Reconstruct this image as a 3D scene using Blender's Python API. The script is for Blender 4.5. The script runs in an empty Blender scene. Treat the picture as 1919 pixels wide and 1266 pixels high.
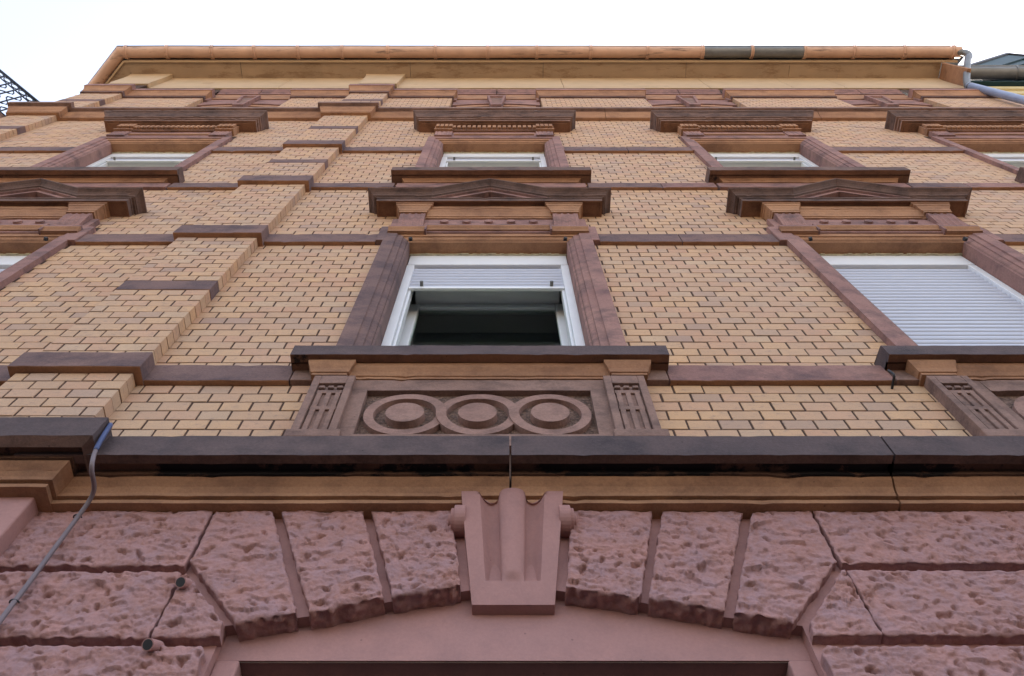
import bpy, bmesh, math, random
import numpy as np
from mathutils import Vector, Matrix
from mathutils import noise as mnoise
R = math.radians
rnd = random.Random(7)
scene = bpy.context.scene
col = scene.collection

# ------------------------------------------------------------------ camera
PITCH = 66.0
F_PX, VX, PPY, IMG_W = 1570.0, 945.0, 633.0, 1919.0
DIST, CAM_H = 1.709, 1.60
cam_d = bpy.data.cameras.new('camera')
cam_d.sensor_width = 36.0
cam_d.lens = F_PX / IMG_W * 36.0
cam_d.shift_x = (IMG_W / 2 - VX) / IMG_W
cam_d.clip_start = 0.05
cam_d.clip_end = 3000
cam = bpy.data.objects.new('camera', cam_d)
cam.location = (0, -DIST, CAM_H)
cam.rotation_euler = (R(90 + PITCH), 0, 0)
col.objects.link(cam)
scene.camera = cam

# ------------------------------------------------------------------ sky and sun
SUN_EL, SUN_AZ = 43.0, 35.0          # sun stands behind the house, towards the right
world = bpy.data.worlds.new('World')
scene.world = world
world.use_nodes = True
wn = world.node_tree.nodes
sky = wn.new('ShaderNodeTexSky')
sky.sky_type = 'NISHITA'
sky.sun_disc = False
sky.sun_elevation = R(SUN_EL)
sky.sun_rotation = R(SUN_AZ)
sky.air_density = 1.0
sky.dust_density = 4.0
sky.ozone_density = 1.0
bg = wn['Background']
bg.inputs['Strength'].default_value = 0.15
hsv = wn.new('ShaderNodeHueSaturation')          # hazy, milky sky
hsv.inputs['Saturation'].default_value = 0.64
world.node_tree.links.new(sky.outputs[0], hsv.inputs['Color'])
world.node_tree.links.new(hsv.outputs[0], bg.inputs[0])
sun_d = bpy.data.lights.new('sun', 'SUN')
sun_d.energy = 5.0
sun_d.angle = R(0.5)
sun_d.color = (1.0, 0.90, 0.76)
sun = bpy.data.objects.new('sun', sun_d)
sd = Vector((math.sin(R(SUN_AZ)) * math.cos(R(SUN_EL)), math.cos(R(SUN_AZ)) * math.cos(R(SUN_EL)), math.sin(R(SUN_EL))))
sun.rotation_euler = sd.to_track_quat('Z', 'Y').to_euler()
sun.location = (20, 20, 40)
col.objects.link(sun)
vs = scene.view_settings
vs.view_transform = 'Standard'
vs.look = 'None'
vs.gamma = 1.0
vs.use_curve_mapping = False
vs.exposure = 2.1

# ------------------------------------------------------------------ pixel <-> wall helpers
CP, SP = math.cos(R(PITCH)), math.sin(R(PITCH))
def P(x, y, e=0.0):
    """photo pixel -> (X, Z) on the plane that stands e metres in front of the brick wall"""
    yu = (PPY - y) / F_PX
    dd = DIST - e
    z = dd * (SP + yu * CP) / (CP - yu * SP)
    return (x - VX) * (dd * CP + z * SP) / F_PX, z + CAM_H
def Q(X, Z, e=0.0):
    z = Z - CAM_H
    dd = DIST - e
    d = dd * CP + z * SP
    return VX + F_PX * X / d, PPY - F_PX * (z * CP - dd * SP) / d, d

# ------------------------------------------------------------------ materials
def new_mat(name):
    m = bpy.data.materials.new(name)
    m.use_nodes = True
    nt = m.node_tree
    return m, nt, nt.nodes, nt.links, nt.nodes['Principled BSDF']
def N(nodes, kind, **kw):
    n = nodes.new('ShaderNode' + kind)
    for k, v in kw.items():
        setattr(n, k, v)
    return n
def noise(nodes, links, vec, scale, detail=4, rough=0.6, stretch=None):
    if stretch:
        mp = N(nodes, 'Mapping')
        mp.inputs['Scale'].default_value = stretch
        links.new(vec, mp.inputs['Vector'])
        vec = mp.outputs[0]
    n = N(nodes, 'TexNoise')
    n.inputs['Scale'].default_value = scale
    n.inputs['Detail'].default_value = detail
    n.inputs['Roughness'].default_value = rough
    links.new(vec, n.inputs['Vector'])
    return n.outputs[0]
def ramp(nodes, links, src, stops, interp='LINEAR'):
    r = N(nodes, 'ValToRGB')
    r.color_ramp.interpolation = interp
    els = r.color_ramp.elements
    while len(els) < len(stops):
        els.new(0.5)
    for e, (p, c) in zip(els, stops):
        e.position = p
        e.color = (c, c, c, 1) if isinstance(c, (int, float)) else (*c, 1)
    links.new(src, r.inputs[0])
    return r.outputs[0]
def mix(nodes, links, fac, a, b, mode='MIX'):
    m = N(nodes, 'Mix', data_type='RGBA', blend_type=mode)
    for sock, val in ((m.inputs['Factor'], fac), (m.inputs[6], a), (m.inputs[7], b)):
        if isinstance(val, (int, float)):
            sock.default_value = val
        elif isinstance(val, tuple):
            sock.default_value = (*val, 1)
        else:
            links.new(val, sock)
    return m.outputs[2]
def bump(nodes, links, bsdf, height, strength, dist, prev=None):
    b = N(nodes, 'Bump')
    b.inputs['Strength'].default_value = strength
    b.inputs['Distance'].default_value = dist
    links.new(height, b.inputs['Height'])
    if prev is not None:
        links.new(prev, b.inputs['Normal'])
    links.new(b.outputs[0], bsdf.inputs['Normal'])
    return b.outputs[0]

def stone_mat(name, base, alt, dark, patch=1.6, dark_amt=0.5, grain=0.12, soot=None, pits=0.0, rough=0.9, strata=(1, 1, 1.6), bumpy=0.6, speck=True):
    m, nt, nodes, links, bs = new_mat(name)
    pos = N(nodes, 'NewGeometry').outputs['Position']
    n1 = noise(nodes, links, pos, patch, 6, 0.62, strata)
    c = mix(nodes, links, ramp(nodes, links, n1, [(0.36, 0.0), (0.62, 1.0)]), base, alt)
    n2 = noise(nodes, links, pos, patch * 3.1, 8, 0.7, strata)
    c = mix(nodes, links, ramp(nodes, links, n2, [(0.45, 0.0), (0.66, dark_amt)]), c, dark)
    n3 = noise(nodes, links, pos, 90, 4, 0.75)
    c = mix(nodes, links, ramp(nodes, links, n3, [(0.25, 0.0), (0.75, 1.0)]), mix(nodes, links, 1.0, c, (1 - grain * 1.6,) * 3, 'MULTIPLY'), mix(nodes, links, 1.0, c, (1 + grain,) * 3, 'MULTIPLY'))
    if soot:
        n4 = noise(nodes, links, pos, soot[0], 8, 0.68, (1, 1, 2.2))
        c = mix(nodes, links, ramp(nodes, links, n4, [(soot[1], 0.0), (soot[1] + 0.05, 1.0)]), c, (0.016, 0.013, 0.014))
    if speck:
        v = N(nodes, 'TexVoronoi')
        v.inputs['Scale'].default_value = 14
        links.new(pos, v.inputs['Vector'])
        c = mix(nodes, links, ramp(nodes, links, v.outputs['Distance'], [(0.035, 0.55), (0.06, 0.0)]), c, (dark[0] * 0.5, dark[1] * 0.5, dark[2] * 0.5))
    links.new(c, bs.inputs['Base Color'])
    bs.inputs['Roughness'].default_value = rough
    bs.inputs['Specular IOR Level'].default_value = 0.25
    h = mix(nodes, links, 0.45, n2, n3)
    nb = bump(nodes, links, bs, h, bumpy, 0.006)
    if pits:
        v = N(nodes, 'TexVoronoi')
        v.inputs['Scale'].default_value = 60
        links.new(pos, v.inputs['Vector'])
        bump(nodes, links, bs, v.outputs['Distance'], pits, 0.006, nb)
    return m

def brick_mat(name, from_object):
    m, nt, nodes, links, bs = new_mat(name)
    pos = N(nodes, 'NewGeometry').outputs['Position']
    if from_object:
        tone = N(nodes, 'ObjectInfo').outputs['Random']
    else:
        a = N(nodes, 'Attribute')
        a.attribute_name = 'tone'
        tone = a.outputs['Fac']
    c = ramp(nodes, links, tone, [(0.0, (0.56, 0.335, 0.175)), (0.2, (0.53, 0.325, 0.18)), (0.40, (0.485, 0.295, 0.17)),
                                  (0.58, (0.515, 0.30, 0.18)), (0.72, (0.48, 0.265, 0.155)), (0.84, (0.53, 0.355, 0.215)), (0.95, (0.41, 0.265, 0.18)), (1.0, (0.355, 0.225, 0.165))])
    n1 = noise(nodes, links, pos, 9, 5, 0.6)
    c = mix(nodes, links, ramp(nodes, links, n1, [(0.42, 0.0), (0.72, 0.55)]), c, (0.40, 0.26, 0.165))
    n2 = noise(nodes, links, pos, 26, 6, 0.7, (1, 1, 2.0))
    c = mix(nodes, links, ramp(nodes, links, n2, [(0.54, 0.0), (0.72, 0.65)]), c, (0.19, 0.125, 0.105))
    big = noise(nodes, links, pos, 0.9, 3, 0.5)
    c = mix(nodes, links, ramp(nodes, links, big, [(0.35, 0.0), (0.7, 0.35)]), c, (0.47, 0.335, 0.25))
    n3 = noise(nodes, links, pos, 190, 3, 0.7)
    c = mix(nodes, links, ramp(nodes, links, n3, [(0.3, 0.0), (0.8, 1.0)]), mix(nodes, links, 1.0, c, (0.86,) * 3, 'MULTIPLY'), mix(nodes, links, 1.0, c, (1.1,) * 3, 'MULTIPLY'))
    links.new(c, bs.inputs['Base Color'])
    bs.inputs['Roughness'].default_value = 0.72
    bs.inputs['Specular IOR Level'].default_value = 0.35
    bump(nodes, links, bs, mix(nodes, links, 0.6, n2, n3), 0.35, 0.003)
    return m

def plain_mat(name, c, rough=0.6, metal=0.0, var=0.15, scale=8, bumpy=0.0, spec=0.4, stain=None):
    m, nt, nodes, links, bs = new_mat(name)
    pos = N(nodes, 'NewGeometry').outputs['Position']
    n1 = noise(nodes, links, pos, scale, 5, 0.6)
    cc = mix(nodes, links, ramp(nodes, links, n1, [(0.3, 0.0), (0.7, 1.0)]), tuple(v * (1 - var) for v in c), tuple(min(1, v * (1 + var)) for v in c))
    if stain:
        n2 = noise(nodes, links, pos, stain[1], 7, 0.7, stain[3])
        cc = mix(nodes, links, ramp(nodes, links, n2, [(stain[2], 0.0), (stain[2] + 0.12, stain[4])]), cc, stain[0])
    links.new(cc, bs.inputs['Base Color'])
    bs.inputs['Roughness'].default_value = rough
    bs.inputs['Metallic'].default_value = metal
    bs.inputs['Specular IOR Level'].default_value = spec
    if bumpy:
        bump(nodes, links, bs, noise(nodes, links, pos, scale * 12, 4, 0.7), bumpy, 0.003)
    return m

def glass_mat(name, tint):
    m, nt, nodes, links, bs = new_mat(name)
    nodes.remove(bs)
    out = nodes['Material Output']
    tr = N(nodes, 'BsdfTransparent')
    tr.inputs[0].default_value = (*tint, 1)
    gl = N(nodes, 'BsdfGlossy')
    gl.inputs['Roughness'].default_value = 0.02
    fr = N(nodes, 'Fresnel')
    fr.inputs[0].default_value = 1.5
    mx = N(nodes, 'MixShader')
    links.new(fr.outputs[0], mx.inputs[0])
    links.new(tr.outputs[0], mx.inputs[1])
    links.new(gl.outputs[0], mx.inputs[2])
    links.new(mx.outputs[0], out.inputs[0])
    return m

M = {}
M['brick'] = brick_mat('glazed_buff_brick', True)
M['bricks'] = brick_mat('glazed_buff_brick_mass', False)
M['mortar'] = stone_mat('dark_brown_mortar', (0.065, 0.036, 0.026), (0.09, 0.052, 0.036), (0.035, 0.022, 0.018), 6, 0.4, 0.2, speck=False)
# weathered sandstone purple-grey, sky tint painted in; sheltered sandstone orange, ground bounce painted in
M['dark'] = stone_mat('weathered_purple_sandstone', (0.145, 0.093, 0.090), (0.205, 0.125, 0.11), (0.07, 0.05, 0.058), 1.3, 0.75, 0.14)
M['slab'] = stone_mat('grey_weathered_sandstone', (0.085, 0.063, 0.066), (0.125, 0.088, 0.086), (0.045, 0.037, 0.043), 1.2, 0.7, 0.14)
M['red'] = stone_mat('dusky_red_sandstone', (0.33, 0.185, 0.155), (0.25, 0.135, 0.12), (0.095, 0.062, 0.066), 1.6, 0.75, 0.13)
M['orange'] = stone_mat('bounce_warmed_orange_sandstone', (0.40, 0.215, 0.12), (0.32, 0.165, 0.095), (0.15, 0.075, 0.05), 1.1, 0.6, 0.12)
M['crust'] = stone_mat('black_crusted_sandstone', (0.16, 0.08, 0.05), (0.11, 0.06, 0.042), (0.05, 0.03, 0.025), 1.4, 0.7, 0.12, soot=(3.2, 0.46))
M['umber'] = stone_mat('dark_umber_sandstone', (0.125, 0.08, 0.068), (0.175, 0.105, 0.085), (0.05, 0.034, 0.032), 1.5, 0.85, 0.14)
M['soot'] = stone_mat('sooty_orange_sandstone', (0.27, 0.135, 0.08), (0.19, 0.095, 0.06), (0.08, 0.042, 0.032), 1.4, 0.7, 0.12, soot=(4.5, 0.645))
M['brown'] = stone_mat('brown_sandstone', (0.27, 0.17, 0.14), (0.23, 0.138, 0.11), (0.085, 0.055, 0.05), 1.8, 0.7, 0.14)
M['rough'] = stone_mat('stippled_sandstone_ground', (0.24, 0.15, 0.115), (0.15, 0.095, 0.075), (0.05, 0.034, 0.03), 9, 0.9, 0.4, pits=0.8, bumpy=1.0)
M['pink'] = stone_mat('pink_painted_stone', (0.40, 0.212, 0.19), (0.37, 0.20, 0.183), (0.28, 0.155, 0.148), 2.5, 0.5, 0.06, rough=0.75, strata=(1, 1, 1), bumpy=0.25)
M['pinkrock'] = stone_mat('pink_painted_rock_face', (0.39, 0.205, 0.185), (0.335, 0.20, 0.205), (0.30, 0.145, 0.11), 11, 0.75, 0.10, rough=0.8, strata=(1, 1, 1), bumpy=0.9, speck=False)
def add_chips(m, colr, amt):
    nodes, links = m.node_tree.nodes, m.node_tree.links
    bs = nodes['Principled BSDF']
    src = bs.inputs['Base Color'].links[0].from_socket
    a = N(nodes, 'Attribute'); a.attribute_name = 'chip'
    f = N(nodes, 'Math', operation='MULTIPLY'); f.inputs[1].default_value = amt
    links.new(a.outputs['Fac'], f.inputs[0])
    links.new(mix(nodes, links, f.outputs[0], src, colr), bs.inputs['Base Color'])
add_chips(M['pinkrock'], (0.25, 0.125, 0.09), 0.22)
M['terra'] = stone_mat('terracotta_sandstone', (0.32, 0.195, 0.16), (0.28, 0.165, 0.135), (0.13, 0.08, 0.07), 3, 0.6, 0.14)
M['doordark'] = plain_mat('dark_door_recess', (0.035, 0.022, 0.02), 0.7)
M['eave'] = plain_mat('ochre_painted_board', (0.345, 0.24, 0.15), 0.7, var=0.1, scale=2.5, bumpy=0.15, stain=((0.20, 0.115, 0.06), 2.2, 0.52, (1, 3, 1), 0.7))
M['cove'] = plain_mat('pale_ochre_board', (0.47, 0.335, 0.205), 0.7, var=0.08, scale=3, bumpy=0.1, stain=((0.26, 0.155, 0.08), 2.5, 0.6, (1, 3, 1), 0.5))
M['gutter'] = plain_mat('peeling_salmon_gutter', (0.56, 0.355, 0.255), 0.55, var=0.12, scale=3, bumpy=0.15, stain=((0.075, 0.055, 0.05), 4.5, 0.56, (0.30, 2.5, 2.5), 0.9))
M['zinc'] = plain_mat('grey_zinc', (0.17, 0.175, 0.18), 0.45, 0.3, 0.15, 6)
M['zincblue'] = plain_mat('blue_grey_pipe', (0.27, 0.30, 0.40), 0.45, 0.2, 0.12, 6)
M['black'] = plain_mat('black_metal', (0.02, 0.02, 0.024), 0.5)
M['white'] = plain_mat('white_plastic', (0.72, 0.73, 0.75), 0.35, var=0.03)
M['slat'] = plain_mat('white_shutter_slat', (0.46, 0.48, 0.56), 0.4, var=0.02)
M['greypl'] = plain_mat('grey_plastic', (0.15, 0.15, 0.14), 0.5)
M['caulk'] = plain_mat('old_caulk', (0.46, 0.42, 0.30), 0.8, var=0.3, scale=25, bumpy=0.4)
M['room'] = plain_mat('room_plaster', (0.66, 0.66, 0.66), 0.9, var=0.03)
M['curtain'] = plain_mat('green_grey_net_curtain', (0.78, 0.88, 0.78), 0.9, var=0.1)
M['glass'] = glass_mat('green_glass', (0.80, 0.90, 0.84))
M['cable'] = plain_mat('grey_cable', (0.17, 0.13, 0.14), 0.5)
M['bluecable'] = plain_mat('blue_cable', (0.05, 0.07, 0.17), 0.45)
M['roof'] = plain_mat('slate_roof', (0.06, 0.06, 0.07), 0.6, bumpy=0.3)
M['green'] = plain_mat('dark_green_sheet_metal', (0.010, 0.038, 0.046), 0.55, 0.0, 0.2, 4, spec=0.25)
M['nbrick'] = plain_mat('pale_pink_brick', (0.44, 0.29, 0.20), 0.8, var=0.12, scale=5, bumpy=0.2)
M['ncream'] = plain_mat('cream_cornice', (0.52, 0.42, 0.20), 0.7, var=0.08)
M['asphalt'] = plain_mat('street_asphalt', (0.055, 0.048, 0.042), 0.9, var=0.25, scale=4, bumpy=0.5)
M['paving'] = plain_mat('pavement_slabs', (0.06, 0.05, 0.042), 0.85, var=0.15, scale=3, bumpy=0.3)
M['bouncepave'] = plain_mat('pale_bounce_paving', (0.27, 0.225, 0.175), 0.85, var=0.12, scale=2, bumpy=0.3)
M['wallside'] = plain_mat('buff_brick_side', (0.42, 0.28, 0.17), 0.8, var=0.12, scale=6, bumpy=0.3)
M['iron'] = plain_mat('wrought_iron', (0.02, 0.024, 0.035), 0.4, 0.3)

# ------------------------------------------------------------------ mesh builder (x to the right, e out of the wall, z up)
def wear(me, amp, cell=0.035):
    """cut long faces into short ones and let the edges wander and chip like weathered stone"""
    bm = bmesh.new(); bm.from_mesh(me)
    bmesh.ops.remove_doubles(bm, verts=bm.verts, dist=1e-5)
    by = {}
    for e in bm.edges:
        d = e.verts[1].co - e.verts[0].co
        if abs(d.x) > cell * 1.5 and abs(d.x) > 3 * max(abs(d.y), abs(d.z)):
            by.setdefault(min(60, int(abs(d.x) / cell)), []).append(e)
    for n_, es in by.items():
        bmesh.ops.subdivide_edges(bm, edges=es, cuts=n_, use_grid_fill=True)
    for v in bm.verts:
        a = mnoise.noise_vector(v.co * 7.0); b = mnoise.noise_vector(v.co * 31.0)
        c = mnoise.noise(v.co * 17.0 + Vector((3, 1, 7)))
        v.co.y += amp * (a.y + .7 * b.y) + (amp * 3.0 * max(0.0, c - .38) / .3 if v.co.y < -.01 else 0)
        v.co.z += amp * (a.z * .8 + .7 * b.z)
    bm.to_mesh(me); bm.free()
    me.update()

class MB:
    def __init__(s):
        s.v, s.f, s.m, s.t = [], [], [], []
        s.smooth = False
    def face(s, idx, m=0, t=0.0):
        s.f.append(idx); s.m.append(m); s.t.append(t)
    def box(s, x0, x1, e0, e1, z0, z1, m=0, t=0.0, under=None):
        n = len(s.v)
        s.v += [(x, -e, z) for z in (z0, z1) for e in (e0, e1) for x in (x0, x1)]
        for q in ((0, 1, 3, 2), (4, 6, 7, 5), (0, 4, 5, 1), (2, 3, 7, 6), (0, 2, 6, 4), (1, 5, 7, 3)):
            s.face([n + i for i in q], under if under is not None and q == (0, 1, 3, 2) else m, t)
    def brick(s, x0, x1, e0, e1, z0, z1, c=0.0018, t=0.0):
        n = len(s.v)
        s.v += [(x0, -e0, z0), (x1, -e0, z0), (x1, -e0, z1), (x0, -e0, z1)]
        s.v += [(x0, -e1 + c, z0), (x1, -e1 + c, z0), (x1, -e1 + c, z1), (x0, -e1 + c, z1)]
        s.v += [(x0 + c, -e1, z0 + c), (x1 - c, -e1, z0 + c), (x1 - c, -e1, z1 - c), (x0 + c, -e1, z1 - c)]
        for a in (0, 4):
            for i in range(4):
                j = (i + 1) % 4
                s.face([n + a + i, n + a + j, n + a + 4 + j, n + a + 4 + i], 0, t)
        s.face([n + 8, n + 9, n + 10, n + 11], 0, t)
    def quad(s, a, b, c, d, m=0):
        n = len(s.v)
        s.v += [a, b, c, d]
        s.face([n, n + 1, n + 2, n + 3], m)
    def loft(s, rows, mats=None, close=False, caps=False):
        n = len(s.v)
        k = len(rows[0])
        for r in rows:
            s.v += list(r)
        for i in range(len(rows) - 1):
            for j in range(k if close else k - 1):
                j2 = (j + 1) % k
                s.face([n + i * k + j, n + i * k + j2, n + (i + 1) * k + j2, n + (i + 1) * k + j], mats[i] if mats else 0)
        if caps:
            s.face([n + j for j in range(k)][::-1], mats[0] if mats else 0)
            s.face([n + (len(rows) - 1) * k + j for j in range(k)], mats[-1] if mats else 0)
    def molding(s, prof, xl, xr, L=True, Rr=True, mats=None, back=0.0, dx=None):
        """profile of (e, z) swept along the wall; L / Rr: mitred return to the wall, else plain capped end"""
        rows = []
        for e, z in prof:
            g = e - back
            a = xl - (g if L else 0)
            b = xr + (g if Rr else 0)
            rows.append([(a, -back, z), (a, -e, z), (b, -e, z), (b, -back, z)])
        s.loft(rows, mats)
    def tube(s, pts, r, n=10, m=0, caps=True):
        rows = []
        pts = [Vector(p) for p in pts]
        up = Vector((0.13, 0.31, 0.94))
        for i, p in enumerate(pts):
            d = (pts[min(i + 1, len(pts) - 1)] - pts[max(i - 1, 0)]).normalized()
            a = d.cross(up)
            if a.length < 1e-3:
                a = d.cross(Vector((1, 0, 0)))
            a.normalize()
            b = d.cross(a).normalized()
            rr = r[i] if isinstance(r, (list, tuple)) else r
            rows.append([tuple(p + rr * (math.cos(t) * a + math.sin(t) * b)) for t in (2 * math.pi * k / n for k in range(n))])
        s.loft(rows, [m] * len(rows), close=True, caps=caps)
    def disc(s, cx, cz, r, e0, e1, n=32, m=0, taper=0.0):
        rows = [[(cx + rr * math.cos(t), -e, cz + rr * math.sin(t)) for t in (2 * math.pi * k / n for k in range(n))] for rr, e in ((r + taper, e0), (r, e1))]
        s.loft(rows, [m, m], close=True)
        k = len(s.v)
        s.face(list(range(k - n, k)), m)
    def arc_band(s, cx, cz, r0, r1, a0, a1, e0, e1, n=40, m=0, e2=None):
        rows = []
        ea = e1
        for i in range(n + 1):
            t = a0 + (a1 - a0) * i / n
            e1 = ea + ((e2 if e2 is not None else ea) - ea) * i / n
            c, sn = math.cos(t), math.sin(t)
            rows.append([(cx + r0 * c, -e0, cz + r0 * sn), (cx + (r0 + .003) * c, -e1, cz + (r0 + .003) * sn), (cx + (r1 - .003) * c, -e1, cz + (r1 - .003) * sn), (cx + r1 * c, -e0, cz + r1 * sn)])
        s.loft(rows, [m] * len(rows))
    def build(s, name, mats, parent=None, smooth=False, bevel=0.0, tone=False, worn=0.0):
        me = bpy.data.meshes.new(name)
        me.from_pydata(s.v, [], s.f)
        if not isinstance(mats, (list, tuple)):
            mats = [mats]
        for m in mats:
            me.materials.append(M[m])
        if len(mats) > 1:
            me.polygons.foreach_set('material_index', s.m)
        if tone:
            a = me.attributes.new('tone', 'FLOAT', 'FACE')
            a.data.foreach_set('value', s.t)
        if smooth:
            me.polygons.foreach_set('use_smooth', [True] * len(s.f))
        me.update()
        if worn:
            wear(me, worn)
        return link(name, me, parent, bevel)
def link(name, data, parent=None, bevel=0.0):
    o = bpy.data.objects.new(name, data)
    col.objects.link(o)
    if parent is not None:
        o.parent = parent
    if bevel:
        b = o.modifiers.new('bevel', 'BEVEL')
        b.width = bevel
        b.segments = 2
        b.limit_method = 'ANGLE'
        b.angle_limit = R(35)
    return o
def empty(name, parent=None):
    return link(name, None, parent)
def tag(o, label, cat, group=None, kind=None):
    o['label'] = label
    o['category'] = cat
    if group: o['group'] = group
    if kind: o['kind'] = kind
    return o
def smooth_path(p, n=6):
    out = []
    P_ = [Vector(q) for q in p]
    for i in range(len(P_) - 1):
        p0, p1, p2, p3 = P_[max(i - 1, 0)], P_[i], P_[i + 1], P_[min(i + 2, len(P_) - 1)]
        for k in range(n):
            t = k / n
            out.append(tuple(0.5 * ((2 * p1) + (-p0 + p2) * t + (2 * p0 - 5 * p1 + 4 * p2 - p3) * t * t + (-p0 + 3 * p1 - 3 * p2 + p3) * t ** 3)))
    out.append(tuple(P_[-1]))
    return out

# ------------------------------------------------------------------ ground
g = MB(); g.quad((-400, -400, 0), (400, -400, 0), (400, 400, 0), (-400, 400, 0))
street = g.build('street', 'asphalt'); street['kind'] = 'structure'
g = MB(); g.box(-60, 60, 0.0, 3.2, 0.004, 0.12)
pave = g.build('pavement', 'paving', bevel=0.01); pave['kind'] = 'structure'
g = MB(); g.box(-300, 300, 14.0, 90.0, 0.004, 0.12)  # unseen pale ground across the street, added to bounce sun onto upper soffits
far = g.build('far_bounce_pavement', 'bouncepave', bevel=0.01); far['kind'] = 'structure'

# ------------------------------------------------------------------ the house
house = tag(empty('brick_house'), 'buff brick apartment house with red sandstone trim above a pink rusticated base', 'building')
X_L, X_R = -5.92, 6.90                     # ends of the street front
WX = [-3.61, -0.11, 2.585, 5.27]            # window axes
PIL = [(-5.92, -5.36), (-2.155, -1.635)]     # brick pilasters
EP = 0.065
Z_LEDGE = 4.20
B1 = (4.920, 5.075); B2 = (6.960, 7.135); B3 = (8.460, 8.610); B4 = (9.955, 10.145)
C2 = (11.86, 12.05)
Z_ATT = 13.72
SILL1, HEAD1 = 5.10, 7.06
SILL2, HEAD2 = 8.78, 10.50
HW = 0.535                                 # half width of the window openings
AHW = 0.62                                 # half width of the attic bays
wall = empty('wall', house)

# --- mortar sheet with real openings
def sheet(name, xs, zs, holes, y, mat, parent):
    mb = MB()
    xs = sorted(set(xs + [v for h in holes for v in h[:2]])); zs = sorted(set(zs + [v for h in holes for v in h[2:]]))
    for i in range(len(xs) - 1):
        for j in range(len(zs) - 1):
            cx, cz = (xs[i] + xs[i + 1]) / 2, (zs[j] + zs[j + 1]) / 2
            if any(h[0] < cx < h[1] and h[2] < cz < h[3] for h in holes):
                continue
            mb.quad((xs[i], y, zs[j]), (xs[i + 1], y, zs[j]), (xs[i + 1], y, zs[j + 1]), (xs[i], y, zs[j + 1]))
    return mb.build(name, mat, parent)
holes = []
for cx in WX:
    holes += [(cx - HW - .01, cx + HW + .01, SILL1 - .03, HEAD1 + .01), (cx - HW - .01, cx + HW + .01, SILL2 - .03, HEAD2 + .01), (cx - AHW, cx + AHW, 11.95, 14.62)]
sheet('mortar', [X_L, X_R], [3.3, 15.5], holes, 0.0032, 'mortar', wall)

# --- bricks
brick_specs = []           # (x0,x1,e0,e1,z0,z1)
BL, BH, JT, BJ = 0.130, 0.0772, 0.0088, 0.0066
def fill(z0, z1, spans, e0, e1, start=0.0, corner=False, seed=0):
    n = max(1, round((z1 - z0) / BH))
    h = (z1 - z0) / n
    for r in range(n):
        a, b = z0 + r * h + BJ / 2, z0 + (r + 1) * h - BJ / 2
        for s0, s1 in spans(a, b):
            off = (r % 2) * BL / 2 + start + rnd.uniform(-.003, .003)
            if corner:
                off = s0 + (r % 2) * BL / 2
            k0 = math.floor((s0 - off) / BL)
            x = off + k0 * BL
            while x < s1 - 1e-4:
                l, rr = max(x + JT / 2, s0 + (0 if x < s0 else JT / 2)), min(x + BL - JT / 2, s1)
                if corner and x <= s0 + 1e-3: l = s0
                if corner and x + BL >= s1 - 1e-3: rr = s1
                if s1 - rr < 0.02: rr = s1
                if rr - l > 0.012:
                    j = rnd.uniform(-.0016, .0016)
                    dz = rnd.uniform(-.001, .001)
                    brick_specs.append((l + rnd.uniform(-.001, .001), rr + rnd.uniform(-.001, .001), e0, e1 + j, a + dz + rnd.uniform(-.0007, .0007), b + dz + rnd.uniform(-.0007, .0007)))
                x += BL
def minus(base, cuts):
    spans = [base]
    for c0, c1 in cuts:
        out = []
        for a, b in spans:
            if c1 <= a or c0 >= b:
                out.append((a, b)); continue
            if c0 > a: out.append((a, c0))
            if c1 < b: out.append((c1, b))
        spans = out
    return [s for s in spans if s[1] - s[0] > 0.01]
pil_cuts = [(a, b) for a, b in PIL]
def spans_floor(a, b):
    cuts = list(pil_cuts)
    for cx in WX:
        w = 0
        if a < 4.95: w = 0.71
        elif SILL1 - .1 < b and a < B2[0]: w = 0.70
        elif a < 7.30: w = 0.745
        elif a < 7.44: w = 0.69
        elif a < 7.80: w = 0.62
        elif a < 8.1: w = 0.3
        elif a > 8.66 and a < HEAD2 + .3: w = 0.70
        elif a >= HEAD2 + .3 and a < 11.4: w = 0.64
        if w: cuts.append((cx - w, cx + w))
    return minus((X_L, X_R), cuts)
for z0, z1 in ((4.148, B1[0]), (B1[1], B2[0]), (B2[1], B3[0]), (B3[1], B4[0]), (B4[1], C2[0])):
    fill(z0, z1, spans_floor, -0.004, 0.0, start=0.03)
fill(C2[1] - .05, Z_ATT, lambda a, b: minus((X_L, X_R), pil_cuts + [(cx - AHW, cx + AHW) for cx in WX]), -0.11, 0.0, corner=True)

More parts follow.
